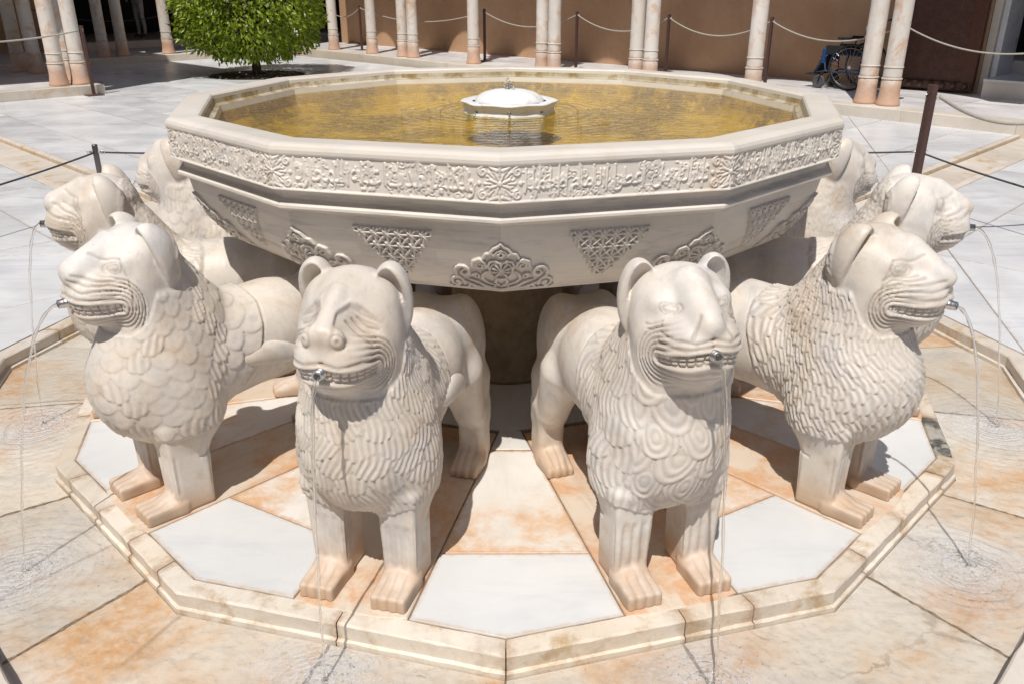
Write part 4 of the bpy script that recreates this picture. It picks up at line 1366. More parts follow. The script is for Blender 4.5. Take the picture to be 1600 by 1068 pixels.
# the streams of water
VEL = {-14.3: .30, 16.3: .36, 45: .50, -45.5: .66, 75: .62, -75: .40, 105: .4, -105: .45}
JL = {-14.3: "thin stream of water falling from the front left lion with round nostrils", 16.3: "thin stream of water falling from the front right lion with ringed chest",
      45: "curving stream of water from the wavy maned lion on the right", -45.5: "curving stream of water from the scaly maned lion on the left",
      75: "curving stream of water from the smooth headed lion on the far right", -75: "thin stream of water from the fold cheeked lion at far left",
      105: "short arc of water from the lion behind the right end of the basin", -105: "short arc of water from the lion behind the left end of the basin"}
LAND = []
for ang, (root, tip) in nozzles.items():
    a = radians(ang); d = (sin(a), -cos(a))
    # nozzle tip in world coordinates
    cr, sr = cos(a - pi / 2), sin(a - pi / 2)
    p = (root.location.x + tip.x * cr - tip.y * sr, root.location.y + tip.x * sr + tip.y * cr, tip.z)
    pts = jet_pts(p, d, VEL[ang], CH + .004, -.05)
    LAND.append(pts[-1][:2])
    m = MB()
    q0 = rnd.uniform(0, 6)
    rad = [(.0060 - .0024 * (i / 26) ** .5) * (1 + .22 * sin(i * 1.7 + q0) + .12 * sin(i * 3.9)) for i in range(27)]
    pts = [(x + .0018 * sin(i * 1.3 + q0) * i / 26, y + .0018 * cos(i * 1.1 + q0) * i / 26, z) for i, (x, y, z) in enumerate(pts)]
    m.tube([(p[0] - d[0] * .01, p[1] - d[1] * .01, p[2])] + pts, [.0065] + rad, 8)
    tag(m.build("water_stream", M_jet), JL[ang], "water jet", "water streams from the lions")
    mm = MB()
    ex, ey = pts[-1][:2]
    for _ in range(140):
        rr_ = abs(rnd.gauss(0, .085)); t = rnd.uniform(0, 2 * pi)
        mm.sphere((ex + rr_ * cos(t), ey + rr_ * sin(t), CH + .006 + abs(rnd.gauss(0, .004))), rnd.uniform(.0012, .0032), 6, 4)
    tag(mm.build("splash_drops", M_jet), kind="stuff")

# thin running film of water in the channel
centres_z = CH
n = NT("channel_water")
P = n.pos()
Pd = n.addv(P, n.noise(P, 9, 3, .6), .05)
hgt = n.math('MULTIPLY', n.noise(n.mapping(P, (1, 1, 1)), 30, 5, .7, 1.0), .8)
hgt = n.math('ADD', hgt, n.math('MULTIPLY', ripples(n, Pd, LAND[:6], 175, 4.0), .28))
hgt = n.math('ADD', hgt, n.math('MULTIPLY', ripples(n, Pd, LAND[:6], 330, 7), .30))
nrm = n.bump(hgt, .8, .007)
gl = n.n.new("ShaderNodeBsdfGlossy"); gl.inputs["Roughness"].default_value = .06; n.l.new(nrm, gl.inputs["Normal"])
rf = n.n.new("ShaderNodeBsdfTransparent"); rf.inputs["Color"].default_value = (.97, .965, .95, 1)
fr = n.n.new("ShaderNodeFresnel"); fr.inputs["IOR"].default_value = 1.33; n.l.new(nrm, fr.inputs["Normal"])
mx = n.n.new("ShaderNodeMixShader"); n.l.new(n.math('MULTIPLY', fr.outputs[0], 1.0), mx.inputs[0]); n.l.new(rf.outputs[0], mx.inputs[1]); n.l.new(gl.outputs[0], mx.inputs[2])
# white aerated water where each stream lands
df = n.n.new("ShaderNodeBsdfDiffuse"); df.inputs["Color"].default_value = (.72, .74, .78, 1); n.l.new(nrm, df.inputs["Normal"])
foam = None
for lx, ly in LAND[:6]:
    v = n.n.new("ShaderNodeVectorMath"); v.operation = 'DISTANCE'; n.l.new(Pd, v.inputs[0]); v.inputs[1].default_value = (lx, ly, CH)
    f = n.ramp(v.outputs["Value"], .0, .34, 1.0, 0.0)
    foam = f if foam is None else n.math('MAXIMUM', foam, f)
fn = n.ramp(n.noise(P, 60, 5, .75, 1.2), .38, .68)
foam = n.math('MULTIPLY', foam, n.math('MULTIPLY_ADD', fn, .55, .12))
m2 = n.n.new("ShaderNodeMixShader"); n.l.new(foam, m2.inputs[0]); n.l.new(mx.outputs[0], m2.inputs[1]); n.l.new(df.outputs[0], m2.inputs[2])
n.l.new(m2.outputs[0], n.out.inputs["Surface"])
w = MB()
w.loft([[(*dvert(k, RO - .0145), CH + .005) for k in range(12)], [(*dvert(k, RK + .0145), CH + .005) for k in range(12)]])
tag(w.build("water", n.m), kind="structure")
# ------------------------------------------------------------------ the galleries round the court
M_plaster = NT("tan_plaster")
_P = M_plaster.pos()
_n1 = M_plaster.noise(_P, 1.1, 6, .65); _n2 = M_plaster.noise(_P, 9, 5, .65)
_c = M_plaster.mix(M_plaster.ramp(_n1, .32, .7), (.42, .25, .145, 1), (.49, .31, .19, 1))
_c = M_plaster.mix(M_plaster.ramp(_n2, .55, .75, 0, .4), _c, (.30, .19, .12, 1))
M_plaster = M_plaster.finish(_c, .9, M_plaster.bump(_n2, .2, .01), .2)
M_stucco = simple("carved_stucco", (.38, .25, .14), .9, 0, .35, 6, .8, .05)
M_darkroom = simple("dark_room_wall", (.035, .028, .022), .9, 0, .3, 4)
M_wood = simple("dark_roof_wood", (.11, .06, .03), .8, 0, .4, 8)

def aw(b): return 11.75 + .02 * b       # inner face of the wall of the right-hand gallery
def ast(b): return 8.99 + .057 * b      # edge of its step
def acol(b): return 9.35 + .057 * b     # line of its columns
def wall_box(m, a0, a1, b0, b1, z0, z1):
    m.prism([AB(a0, b0), AB(a1, b0), AB(a1, b1), AB(a0, b1)], z0, z1)

# floors, one slab at a time
def gallery_floor(name, quad_fn, us, vs_, z, seed, thick=.05):
    root = MB()
    p = [quad_fn(us[0], vs_[0]), quad_fn(us[-1], vs_[0]), quad_fn(us[-1], vs_[-1]), quad_fn(us[0], vs_[-1])]
    root.prism(p, -.1, z - .012)
    root = tag(root.build(name, M_grout), kind="structure")
    for i in range(len(us) - 1):
        for j in range(len(vs_) - 1):
            q = [quad_fn(us[i], vs_[j]), quad_fn(us[i + 1], vs_[j]), quad_fn(us[i + 1], vs_[j + 1]), quad_fn(us[i], vs_[j + 1])]
            slab(root, "floor_slab", q, z, M_gfloor, .002, .04, .002)
    return root
rg = random.Random(3)
bs = [-6.0]
while bs[-1] < 21.2: bs.append(min(21.3, bs[-1] + rg.uniform(.9, 1.3)))
f1 = gallery_floor("gallery_floor", lambda u, b: AB(ast(b) + .30 + (aw(b) - ast(b) - .30) * u, b), [0, .33, .66, 1.0], bs, .15, 1)
# step edge: long marble blocks
def step_blocks(parent, fn, s0, s1, seed, z=.15, lo=1.1, hi=1.9):
    r = random.Random(seed); s = s0
    while s < s1 - .05:
        e = min(s1, s + r.uniform(lo, hi))
        q = fn(s, e)
        slab(parent, "step_block", q, z + .002, M_step, .0015, z + .08, .006)
        s = e
step_blocks(f1, lambda s, e: [AB(ast(s), s), AB(ast(s) + .31, s), AB(ast(e) + .31, e), AB(ast(e), e)], -6, 17.9, 4)
# left-hand gallery at the end of the court
us = [-4.0]
while us[-1] < 9.7: us.append(min(9.8, us[-1] + rg.uniform(.9, 1.3)))
f2 = gallery_floor("gallery_floor", lambda a, v: AB(a, v), us, [18.3, 19.3, 20.3, 21.3], .15, 2)
step_blocks(f2, lambda s, e: [AB(s, 18.0), AB(e, 18.0), AB(e, 18.3), AB(s, 18.3)], -4, 9.9, 5)
f2b = MB(); wall_box(f2b, 5.7, 14.4, 20.95, 25, .0, .33); tag(f2b.build("room_floor", M_step), kind="structure")
# pavilion floor
us = [-7.0]
while us[-1] < 2.5: us.append(min(2.55, us[-1] + rg.uniform(.9, 1.3)))
f3 = gallery_floor("pavilion_floor", lambda a, v: AB(a, v), us, [12.75, 13.7, 14.7, 15.7, 16.8, 17.8], .15, 6)
step_blocks(f3, lambda s, e: [AB(s, 12.45), AB(e, 12.45), AB(e, 12.75), AB(s, 12.75)], -7, 2.85, 7)
step_blocks(f3, lambda s, e: [AB(2.55, s), AB(2.85, s), AB(2.85, e), AB(2.55, e)], 12.76, 17.8, 8)

# columns
def column_parts():
    m = MB(); m.lathe([(.1275, .342), (.122, .40), (.118, 3.0), (.118, 3.04)], seg=28)
    sh = m.mesh("shaft")
    m = MB()
    m.lathe([(.158, 0), (.160, .022), (.157, .035), (.149, .06), (.139, .11), (.132, .17), (.129, .23), (.131, .335), (.127, .341)], seg=28)
    ba = m.mesh("base")
    m = MB()
    m.lathe([(.1295, .345), (.137, .350), (.137, .362), (.1295, .368)], seg=28)
    m.lathe([(.1235, .500), (.130, .504), (.130, .514), (.1235, .518)], seg=28)
    ri = m.mesh("ring")
    m = MB()
    m.lathe([(.119, 3.041), (.135, 3.05), (.135, 3.08), (.15, 3.12), (.19, 3.22)], seg=20)
    m.box((0, 0, 3.30), (.20, .20, .08))
    ca = m.mesh("capital")
    return sh, ba, ri, ca
CP = column_parts()
def column(a, b, label, group, first_rot=0.0):
    x, y = AB(a, b)
    r = empty("marble_column", (x, y, .15), first_rot)
    for nm, me in zip(("shaft", "base", "ring", "capital"), CP):
        link(nm, me, M_column, r)
    tag(r, label, "column", group)
    return r
G1 = "marble columns of the gallery behind the basin"
ca_ = [(16.69, "slim marble column just right of the clipped tree, first of the gallery row"),
       (14.9, "single marble column second to the right of the clipped tree"),
       (13.6, "left marble column of the first close pair right of the tree"),
       (13.2, "right marble column of the first close pair right of the tree"),
       (11.02, "single marble column left of the brown post above the fountain spout"),
       (8.93, "left marble column of the pair directly behind the fountain spout"),
       (8.6, "right marble column of the pair directly behind the fountain spout"),
       (6.57, "left marble column of the rust mottled pair right of the spout"),
       (6.25, "right marble column of the rust mottled pair right of the spout"),
       (4.2, "single pale marble column left of the wheelchair"),
       (2.36, "left marble column of the pair in front of the wheelchair"),
       (2.03, "right marble column of the pair beside the dark wooden door")]
for b, lb in ca_:
    column(acol(b), b, lb, G1, rnd.uniform(0, 6))
G2 = "marble columns of the pavilion on the left"
for a, b, lb in ((2.26, 12.78, "left marble column of the sunlit front pair at the pavilion corner"), (2.60, 12.78, "right marble column of the sunlit front pair, beside the brown post"),
                 (2.68, 13.45, "marble column close behind the sunlit front pair of the pavilion"), (2.60, 15.9, "marble column at the left picture edge inside the pavilion, farther left of two"),
                 (2.72, 15.35, "marble column at the left picture edge inside the pavilion, nearer of two"), (1.55, 15.6, "shaded marble column deepest inside the pavilion")):
    column(a, b, lb, G2, rnd.uniform(0, 6))
G3 = "marble columns of the shaded end gallery"
for a, lb in ((5.13, "left marble column of the shaded pair between the pavilion and the tree"), (5.56, "right marble column of the shaded pair between the pavilion and the tree"),
              (6.66, "shaded marble column at the left edge of the tree crown"), (8.9, "marble column of the end gallery hidden behind the tree")):
    column(a, 18.38, lb, G3, rnd.uniform(0, 6))

# arcades above the columns
def arcade(p0, p1, gaps, z_spring, z_apex, z_top, thick, name, label, parent=None):
    """wall from p0 to p1; gaps = [(s0, s1)] arch openings along it in metres"""
    P0 = Vector((*p0, 0)); P1 = Vector((*p1, 0)); L = (P1 - P0).length; d = (P1 - P0) / L; nrm = Vector((-d.y, d.x, 0)) * thick / 2
    ss = [0.0, L]
    for s0, s1 in gaps:
        ss += [s0 + (s1 - s0) * (0.5 - 0.5 * cos(pi * i / 14)) for i in range(15)]
    ss = sorted(set(round(x, 4) for x in ss if 0 <= x <= L))
    def bottom(s):
        for s0, s1 in gaps:
            if s0 - 1e-3 <= s <= s1 + 1e-3:
                t = (2 * (s - s0) / (s1 - s0) - 1); return z_spring + (s1 - s0) * .70 * sqrt(max(0, 1 - abs(t) ** 2.1))
        return z_spring
    m = MB(); rings = []
    for s in ss:
        p = P0 + d * s; zb = bottom(s)
        rings.append([tuple(p - nrm + Vector((0, 0, zb))), tuple(p + nrm + Vector((0, 0, zb))), tuple(p + nrm + Vector((0, 0, z_top))), tuple(p - nrm + Vector((0, 0, z_top)))])
    m.loft(rings, True, True)
    return m
arc_root = empty("arcade", (*AB(acol(8), 8), 0)); tag(arc_root, "long stucco arcade carried by the marble columns behind the basin", "arcade")
bl = [17.6, 16.69, 14.9, 13.4, 11.02, 8.76, 6.41, 4.2, 2.2, .0, -2.2, -4.4, -5.5]
gaps = []; pos = lambda b: (17.6 - b) * sqrt(1 + .057 ** 2)
for i in range(len(bl) - 1):
    gaps.append((pos(bl[i]) + .22, pos(bl[i + 1]) - .22))
m = arcade(AB(acol(17.6), 17.6), AB(acol(-5.5), -5.5), gaps, 3.53, 4.6, 9.2, .18, "", "")
o = m.build("arched_wall", M_stucco, arc_root); o.matrix_parent_inverse = arc_root.matrix_world.inverted(); o.location = (-arc_root.location.x, -arc_root.location.y, 0)
m = MB(); m.prism([AB(8.7, -5.5), AB(12.6, -5.5), AB(13.0, 22), AB(9.6, 18.0)], 9.2, 9.5)
o = m.build("roof", M_wood, arc_root, loc=(-arc_root.location.x, -arc_root.location.y, 0))
arc2 = empty("arcade", (0, 0, 0)); tag(arc2, "stucco arcade of the shaded end gallery above its marble columns", "arcade")
m = arcade(AB(-4, 18.38), AB(9.9, 18.38), [(.3, 2.4), (2.8, 4.6), (5.0, 6.6), (7.0, 8.9), (9.78, 10.45), (10.9, 12.7)], 3.53, 4.6, 9.2, .3, "", "")
m.build("arched_wall", M_stucco, arc2)
m = MB(); wall_box(m, -4, 12.6, 17.7, 25.3, 9.2, 9.5); m.build("roof", M_wood, arc2)
pav = empty("pavilion", (0, 0, 0)); tag(pav, "columned pavilion jutting into the court at left with heavy carved upper walls", "pavilion")
m = MB(); wall_box(m, -7, 2.80, 12.62, 17.8, 3.53, 6.9); m.build("upper_wall", M_stucco, pav)
m = MB(); wall_box(m, -7.3, 3.05, 12.4, 17.95, 6.901, 7.1); m.build("roof", M_wood, pav)

# walls
gw = MB()
gw.prism([AB(aw(1.62), 1.62), AB(12.6, 1.62), AB(12.7, 19.0), AB(aw(19), 19.0)], .0, 9.19)
tag(gw.build("gallery_wall", M_plaster), "long plain tan plaster wall behind the row of marble columns", "wall")
gw = MB(); gw.prism([AB(aw(-6), -6), AB(12.6, -6), AB(12.6, -.6), AB(aw(-.6), -.6)], 0, 6.2)
tag(gw.build("gallery_wall", M_plaster), "tan plaster wall on the far side of the marble doorway, outside the right edge", "wall")
gw = MB(); wall_box(gw, -4, 5.6, 21.3, 21.6, 0, 9.19)
tag(gw.build("gallery_wall", M_plaster), "shaded brown plaster wall seen between the pavilion columns at left", "wall")
dr = MB()
wall_box(dr, 5.61, 14.6, 25, 25.3, 0, 6.2); wall_box(dr, 14.4, 14.7, 18.0, 24.99, 0, 6.2); wall_box(dr, 5.3, 5.6, 21.61, 25, 0, 6.2)
wall_box(dr, 12.7, 14.39, 18.0, 18.3, 0, 6.2); wall_box(dr, 5.3, 14.7, 18.31, 25.3, 6.52, 6.6)
tag(dr.build("dark_room", M_darkroom), "unlit room opening behind the end gallery, almost black inside", "room")
# the two sides of the court behind the camera close it in
for i, (q, lb) in enumerate((([AB(-9.5, -18), AB(-9.2, -18), AB(-9.2, 18), AB(-9.5, 18)], "stucco gallery front closing the court behind and left of the camera"),
                             ([AB(-9.2, -18.3), AB(12, -18.3), AB(12, -18), AB(-9.2, -18)], "stucco gallery front closing the court behind and right of the camera"))):
    m = MB(); m.prism(q, 0, 6.5); tag(m.build("court_wall", M_stucco), lb, "wall")

m = MB(); m.prism([AB(acol(-5.5) + .12, -5.5), AB(12.6, -5.5), AB(12.7, 19), AB(acol(18) + .12, 18.0)], 6.0, 6.1); m.build("ceiling", M_wood, arc_root, loc=(-arc_root.location.x, -arc_root.location.y, 0))
m = MB(); wall_box(m, -4, 12.6, 18.55, 25.0, 6.0, 6.1); m.build("ceiling", M_wood, arc2)
# ------------------------------------------------------------------ doorway at the right
dw = empty("doorway", (*AB(11.9, 1.4), .15)); tag(dw, "doorway with white marble jamb and two high marble steps at the right edge", "doorway")
def D(m, nm, mat):
    return m.build(nm, mat, dw, loc=(-dw.location.x, -dw.location.y, -.15))
m = MB(); wall_box(m, 11.86, 12.6, 1.42, 1.50, .15, 4.2); D(m, "jamb", M_white)
m = MB(); wall_box(m, 11.78, 11.99, 1.505, 1.61, .15, 4.2); D(m, "jamb", M_step)
m = MB(); wall_box(m, 11.88, 12.6, -.60, -.50, .15, 4.2); D(m, "jamb", M_white)
m = MB(); wall_box(m, 11.30, 12.6, -.45, 1.405, .15, .385); D(m, "step", M_step)
m = MB(); wall_box(m, 11.27, 12.6, -.45, 1.408, .387, .415); D(m, "step_tread", M_plaza)
m = MB(); wall_box(m, 12.61, 14.0, -1, 2, .0, .60); D(m, "step", M_step)
m = MB(); wall_box(m, 14.0, 14.2, -1.5, 2.5, 0, 5); wall_box(m, 12.61, 14, -1.5, -1.01, 0, 5); wall_box(m, 12.61, 14, 2.01, 2.5, 0, 5); D(m, "dark_passage", M_darkroom)
m = MB(); wall_box(m, 11.8, 12.6, -.6, 1.62, 4.2, 6.2); D(m, "lintel", M_plaster)

# the wooden door leaf folded back against the wall
M_door = NT("carved_dark_wood")
_P = M_door.pos()
_v = M_door.n.new("ShaderNodeTexVoronoi"); _v.feature = 'DISTANCE_TO_EDGE'; M_door.l.new(_P, _v.inputs["Vector"]); _v.inputs["Scale"].default_value = 22
_c = M_door.mix(M_door.ramp(M_door.noise(_P, 9, 5, .6), .3, .7), (.050, .016, .008, 1), (.085, .028, .014, 1))
_c = M_door.mix(M_door.ramp(_v.outputs[0], .0, .06, .35, 0), _c, (.15, .07, .04, 1))
M_door = M_door.finish(_c, .55, M_door.bump(_v.outputs[0], .5, .01))
M_iron = simple("rusty_iron", (.12, .065, .048), .6, .3, .4, 40, .4)
door = empty("door_leaf", (*AB(11.62, 2.2), .17)); tag(door, "dark reddish carved wooden door folded back against the tan wall", "door")
def DL(m, nm, mat, par=None):
    return m.build(nm, mat, door if par is None else par, loc=(-door.location.x, -door.location.y, -.17) if par is None else None)
m = MB(); wall_box(m, 11.62, 11.70, 1.64, 2.88, .19, 4.0); DL(m, "panel", M_door)
for b0, b1 in ((1.64, 1.82), (2.72, 2.88)):
    m = MB(); wall_box(m, 11.595, 11.619, b0, b1, .19, 4.0); DL(m, "stile", simple("door_frame_wood", (.10, .032, .014), .55, 0, .3, 20) if b0 < 2 else bpy.data.materials["door_frame_wood"])
m = MB(); wall_box(m, 11.597, 11.619, 1.821, 2.719, .19, .30); DL(m, "rail", bpy.data.materials["door_frame_wood"])
m = MB(); wall_box(m, 11.575, 11.594, 1.66, 2.66, .205, .305); 
p = [AB(11.575, 2.661), AB(11.594, 2.661), AB(11.594, 2.80), AB(11.590, 2.80)]
m.prism(p, .235, .275)
strap = DL(m, "iron_strap", M_iron)
for q in range(6):
    m = MB(); x, y = AB(11.572, 1.74 + q * .165); m.sphere((x, y, .256), .052, 14, 10); DL(m, "stud", M_iron)

# ------------------------------------------------------------------ posts and ropes
M_rope = simple("pale_rope", (.42, .39, .34), .85, 0, .2, 90, .3)
M_cord = simple("dark_cord", (.06, .06, .065), .7, 0, .2, 90, .3)
def post(x, y, z, h, label, rz=0.0, group="brown rope posts"):
    r = empty("rope_post", (x, y, z), rz)
    m = MB(); m.box((0, 0, .012 + h / 2), (.022, .022, h / 2 - .012), 0, .003); m.build("pole", M_brown, r)
    m = MB(); m.box((0, 0, .006), (.13, .13, .006), 0, .002); m.build("base_plate", M_brown, r)
    m = MB(); m.tube([(0.02, 0, h - .05), (.045, 0, h - .06), (.055, 0, h - .075), (.045, 0, h - .09), (.022, 0, h - .085)], .004, 6)
    m.build("hook", M_steel, r); m = MB(); m.tube([(-0.02, 0, h - .05), (-.045, 0, h - .06), (-.055, 0, h - .075), (-.045, 0, h - .09), (-.022, 0, h - .085)], .004, 6); m.build("hook", M_steel, r)
    tag(r, label, "rope post", group)
    return r
def rope(p, q, sag, r, mat, label, group, name="rope"):
    p = Vector(p); q = Vector(q); n_ = 28; pts = []
    for i in range(n_ + 1):
        t = i / n_; pt = p.lerp(q, t); pt.z -= sag * 4 * t * (1 - t); pts.append(pt)
    m = MB(); m.tube(pts, r, 8); o = m.build(name, mat); tag(o, label, "rope", group); return o
pl = [(10.70, 16.03, "brown rope post beside the first gallery column"), (10.54, 11.27, "brown rope post just left above the fountain spout"), (10.46, 8.58, "brown rope post right of the fountain spout"),
      (10.39, 6.4, "brown rope post between the mottled column pair and the pale column"), (10.34, 4.4, "brown rope post hidden behind the single pale column"),
      (10.28, 2.3, "brown rope post hidden behind the column pair at the wheelchair"), (10.2, -.3, "brown rope post beyond the right picture edge")]
for a, b, lb in pl: post(*AB(a, b), .15, 1.07, lb, pi * .75)
rl = ["pale rope hanging behind the column pair right of the tree", "pale rope between the two posts above the fountain spout", "pale rope hanging behind the mottled column pair",
      "pale rope left of the single pale column", "pale rope between the pale column and the wheelchair", "pale rope hanging in front of the dark wooden door"]
for i in range(len(pl) - 1):
    a0, b0, _ = pl[i]; a1, b1, _ = pl[i + 1]
    rope((*AB(a0, b0), 1.16), (*AB(a1, b1), 1.16), .26 if i < 5 else .32, .011, M_rope, rl[i], "ropes between the brown posts")
rope((*AB(10.70, 16.03), 1.16), (*AB(11.4, 18.6), 1.16), .25, .011, M_rope, "pale rope right beside the clipped tree", "ropes between the brown posts")
post(-6.885, 10.60, 0, 1.085, "brown rope post standing by the pavilion step corner", pi * .75)
rope((-6.93, 10.58, 1.01), (-8.9, 8.55, 1.0), .12, .013, M_rope, "pale rope sloping down left from the pavilion post", "ropes between the brown posts")
rope((*AB(4.2, 20.2), 1.2), (*AB(8.3, 20.2), 1.2), .35, .010, M_cord, "thin cord hanging across the dark room opening", "ropes between the brown posts")
post(2.766, 1.869, 0, 1.085, "tall brown rope post behind the smooth headed lion at right", radians(20))
rope((2.83, 1.89, 1.01), (4.05, 1.95, 1.05), .20, .012, M_rope, "thick pale rope sagging right from the tall brown post", "ropes between the brown posts")

def bollard(x, y, label):
    r = empty("steel_bollard", (x, y, 0))
    m = MB(); m.lathe([(.022, .006), (.022, .49), (.020, .50)], seg=16); m.build("pole", M_steel if x > 0 else M_dsteel, r)
    m = MB(); m.lathe([(.06, 0), (.06, .005), (.055, .007), (.022, .0065)], seg=20); m.build("base_plate", M_steel, r)
    m = MB(); m.tube([(-.055, 0, .44), (.055, 0, .44)], .006, 8)
    for s in (-1, 1): m.tube([(s * .055 + .016 * cos(t * pi / 4), 0, .44 + .016 * sin(t * pi / 4)) for t in range(9)], .003, 6)
    m.build("eye_ring", M_steel, r)
    tag(r, label, "bollard", "short steel rope bollards round the fountain")
    return r
RBOL = 4.55
bp = {}
for ang, lb in ((132.5, "short steel bollard right behind the tall brown post"), (-132.5, "short dark steel bollard above the lion at far left"),
                (87, "short steel bollard beyond the right picture edge"), (-87, "short steel bollard beyond the left picture edge"), (178, "short steel bollard hidden behind the basin")):
    x, y = pol(ang, RBOL if abs(ang) != 132.5 else hypot(3.37, 3.0)); bp[ang] = (x, y); bollard(x, y, lb)
for a0, a1, lb in ((-132.5, -87, "dark cord running down left from the short left bollard"), (-132.5, 178, "dark cord running right from the left bollard behind the basin"),
                   (132.5, 87, "dark cord running right from the short right bollard"), (132.5, 178, "dark cord running left from the right bollard behind the basin")):
    rope((*bp[a0], .44), (*bp[a1], .44), .10, .0075, M_cord, lb, "dark cords round the fountain", "cord")

# ------------------------------------------------------------------ clipped orange tree
M_leaf = NT("orange_leaf")
_P = M_leaf.pos()
_c = M_leaf.mix(M_leaf.ramp(M_leaf.noise(_P, 7, 3, .6), .3, .7), (.10, .17, .010, 1), (.25, .34, .018, 1))
_at = M_leaf.attr("tone")
_c = M_leaf.mix(_at, _c, (.38, .44, .035, 1))
M_leaf.b.inputs["Roughness"].default_value = .38
M_leaf.l.new(_c, M_leaf.b.inputs["Base Color"])
_tr = M_leaf.n.new("ShaderNodeBsdfTranslucent"); M_leaf.l.new(_c, _tr.inputs["Color"])
_mx = M_leaf.n.new("ShaderNodeMixShader"); _mx.inputs[0].default_value = .35
M_leaf.l.new(M_leaf.b.outputs[0], _mx.inputs[1]); M_leaf.l.new(_tr.outputs[0], _mx.inputs[2]); M_leaf.l.new(_mx.outputs[0], M_leaf.out.inputs["Surface"])
M_leaf = M_leaf.m
M_bark = simple("bark", (.10, .075, .05), .9, 0, .4, 20, .6, .02)
M_soil = simple("soil", (.060, .038, .024), .95, 0, .5, 30, .8, .02)
M_blossom = simple("blossom", (.75, .74, .70), .7, 0, .05)
TX, TY = -5.12, 13.98
tree = empty("orange_tree", (TX, TY, 0)); tag(tree, "dense clipped round orange tree with bright green leaves in a paving pit", "tree")
m = MB(); m.tube([(0, 0, -.05), (.01, 0, .1), (.0, .01, .35), (-.02, 0, .7), (.02, .02, 1.1), (0, 0, 1.6)], [.12, .095, .082, .078, .065, .04], 12)
m.build("trunk", M_bark, tree)
m = MB()
for q in range(26):
    a = rnd.uniform(0, 2 * pi); el_ = rnd.uniform(-.2, 1.2); L = rnd.uniform(.8, 1.25); z0 = rnd.uniform(.55, 1.2)
    e = (L * cos(a) * cos(el_), L * sin(a) * cos(el_), z0 + L * .8 * sin(el_) + .2)
    mid_ = (e[0] * .5 + rnd.uniform(-.08, .08), e[1] * .5 + rnd.uniform(-.08, .08), (z0 + e[2]) / 2 - .05)
    m.tube([(0, 0, z0), mid_, e], [.032, .02, .006], 6)
m.build("limb", M_bark, tree)
NL = 15000
R_ = np.random.RandomState(5)
d = R_.normal(size=(NL, 3)); d /= np.linalg.norm(d, axis=1, keepdims=True)
rad = R_.uniform(.35, 1.0, NL) ** .33
lump = 1 + .05 * np.sin(d[:, 0] * 9 + 1) * np.sin(d[:, 1] * 8) + .04 * np.sin(d[:, 2] * 13 + d[:, 0] * 6) + R_.normal(0, .018, NL)
C0 = np.array([0, 0, 1.60]); RR = np.array([1.42, 1.42, 1.36]); d = np.sign(d) * np.abs(d) ** .82; d /= (np.abs(d) ** 2.6).sum(1, keepdims=True) ** (1 / 2.6)
pts = C0 + d * RR * (rad * lump)[:, None]
keep = (pts[:, 2] > .27 + .12 * R_.rand(NL)) & (vnoise(pts, 3, 7) > -1.15)
pts = pts[keep]; d = d[keep]; k_ = len(pts)
# leaf: 6 vertices folded along the midrib, drooping outwards
dirn = d + R_.normal(0, .75, (k_, 3)); dirn[:, 2] -= .35; dirn /= np.linalg.norm(dirn, axis=1, keepdims=True)
side_ = np.cross(dirn, d + R_.normal(0, .4, (k_, 3))); side_ /= np.linalg.norm(side_, axis=1, keepdims=True) + 1e-9
up_ = np.cross(side_, dirn)
L = R_.uniform(.08, .15, k_)[:, None]; W = L * R_.uniform(.17, .25, k_)[:, None]
v0 = pts; v1 = pts + dirn * L * .45 + side_ * W + up_ * W * .4; v2 = pts + dirn * L; v3 = pts + dirn * L * .45 - side_ * W + up_ * W * .4; vm = pts + dirn * L * .5
V = np.stack([v0, v1, v2, v3, vm], 1).reshape(-1, 3)
b_ = np.arange(k_)[:, None] * 5
F = np.concatenate([b_ + [0, 4, 1], b_ + [4, 2, 1], b_ + [0, 3, 4], b_ + [3, 2, 4]])
tone = np.repeat(np.clip(R_.normal(.2, .3, k_), 0, 1), 5)
o = link("crown", np_mesh("crown", V, F, False, {"tone": tone}), M_leaf, tree)
m = MB()
for c_ in ((.72, -1.05, 1.35), (.98, -.86, 1.02), (1.05, -.80, .86), (.60, -1.12, 1.6)):
    for _ in range(9):
        q = [c_[i] + rnd.gauss(0, .035) for i in range(3)]
        m.sphere(q, rnd.uniform(.012, .022), 6, 4)
m.build("blossom", M_blossom, tree)
m = MB(); m.lathe([(.95, .004), (.93, .012), (.5, .018), (.1, .03), (.001, .03)], seg=36, caps=False)
o = m.build("soil_pit", M_soil, loc=(TX, TY, 0)); tag(o, kind="structure")
m = MB()
for _ in range(120):
    a = rnd.uniform(0, 2 * pi); r_ = rnd.uniform(.2, 1.35); x, y = r_ * cos(a), r_ * sin(a)
    t = rnd.uniform(0, pi); s = .035
    m.add([(x - s * cos(t), y - s * sin(t), .022), (x + .3 * s * sin(t), y - .3 * s * cos(t), .03), (x + s * cos(t), y + s * sin(t), .022), (x - .3 * s * sin(t), y + .3 * s * cos(t), .026)], [(0, 1, 2, 3)])
o = m.build("fallen_leaves", M_blossom, loc=(TX, TY, 0)); tag(o, kind="stuff")

# ------------------------------------------------------------------ wheelchair against the wall
M_rubber = simple("black_rubber", (.018, .018, .020), .7, 0, .2)
M_grey_r = simple("grey_rubber", (.07, .07, .075), .7, 0, .2)
M_blackc = simple("black_cloth", (.012, .012, .014), .85, 0, .2)
M_blue = simple("blue_painted_frame", (.008, .045, .14), .5, 0, .1)
M_wht = simple("white_print", (.6, .6, .6), .6, 0, .05)
wc = empty("wheelchair", (*AB(11.05, 3.2), .15), radians(135)); tag(wc, "folding wheelchair with black seat and blue frame parked against the tan wall", "wheelchair")
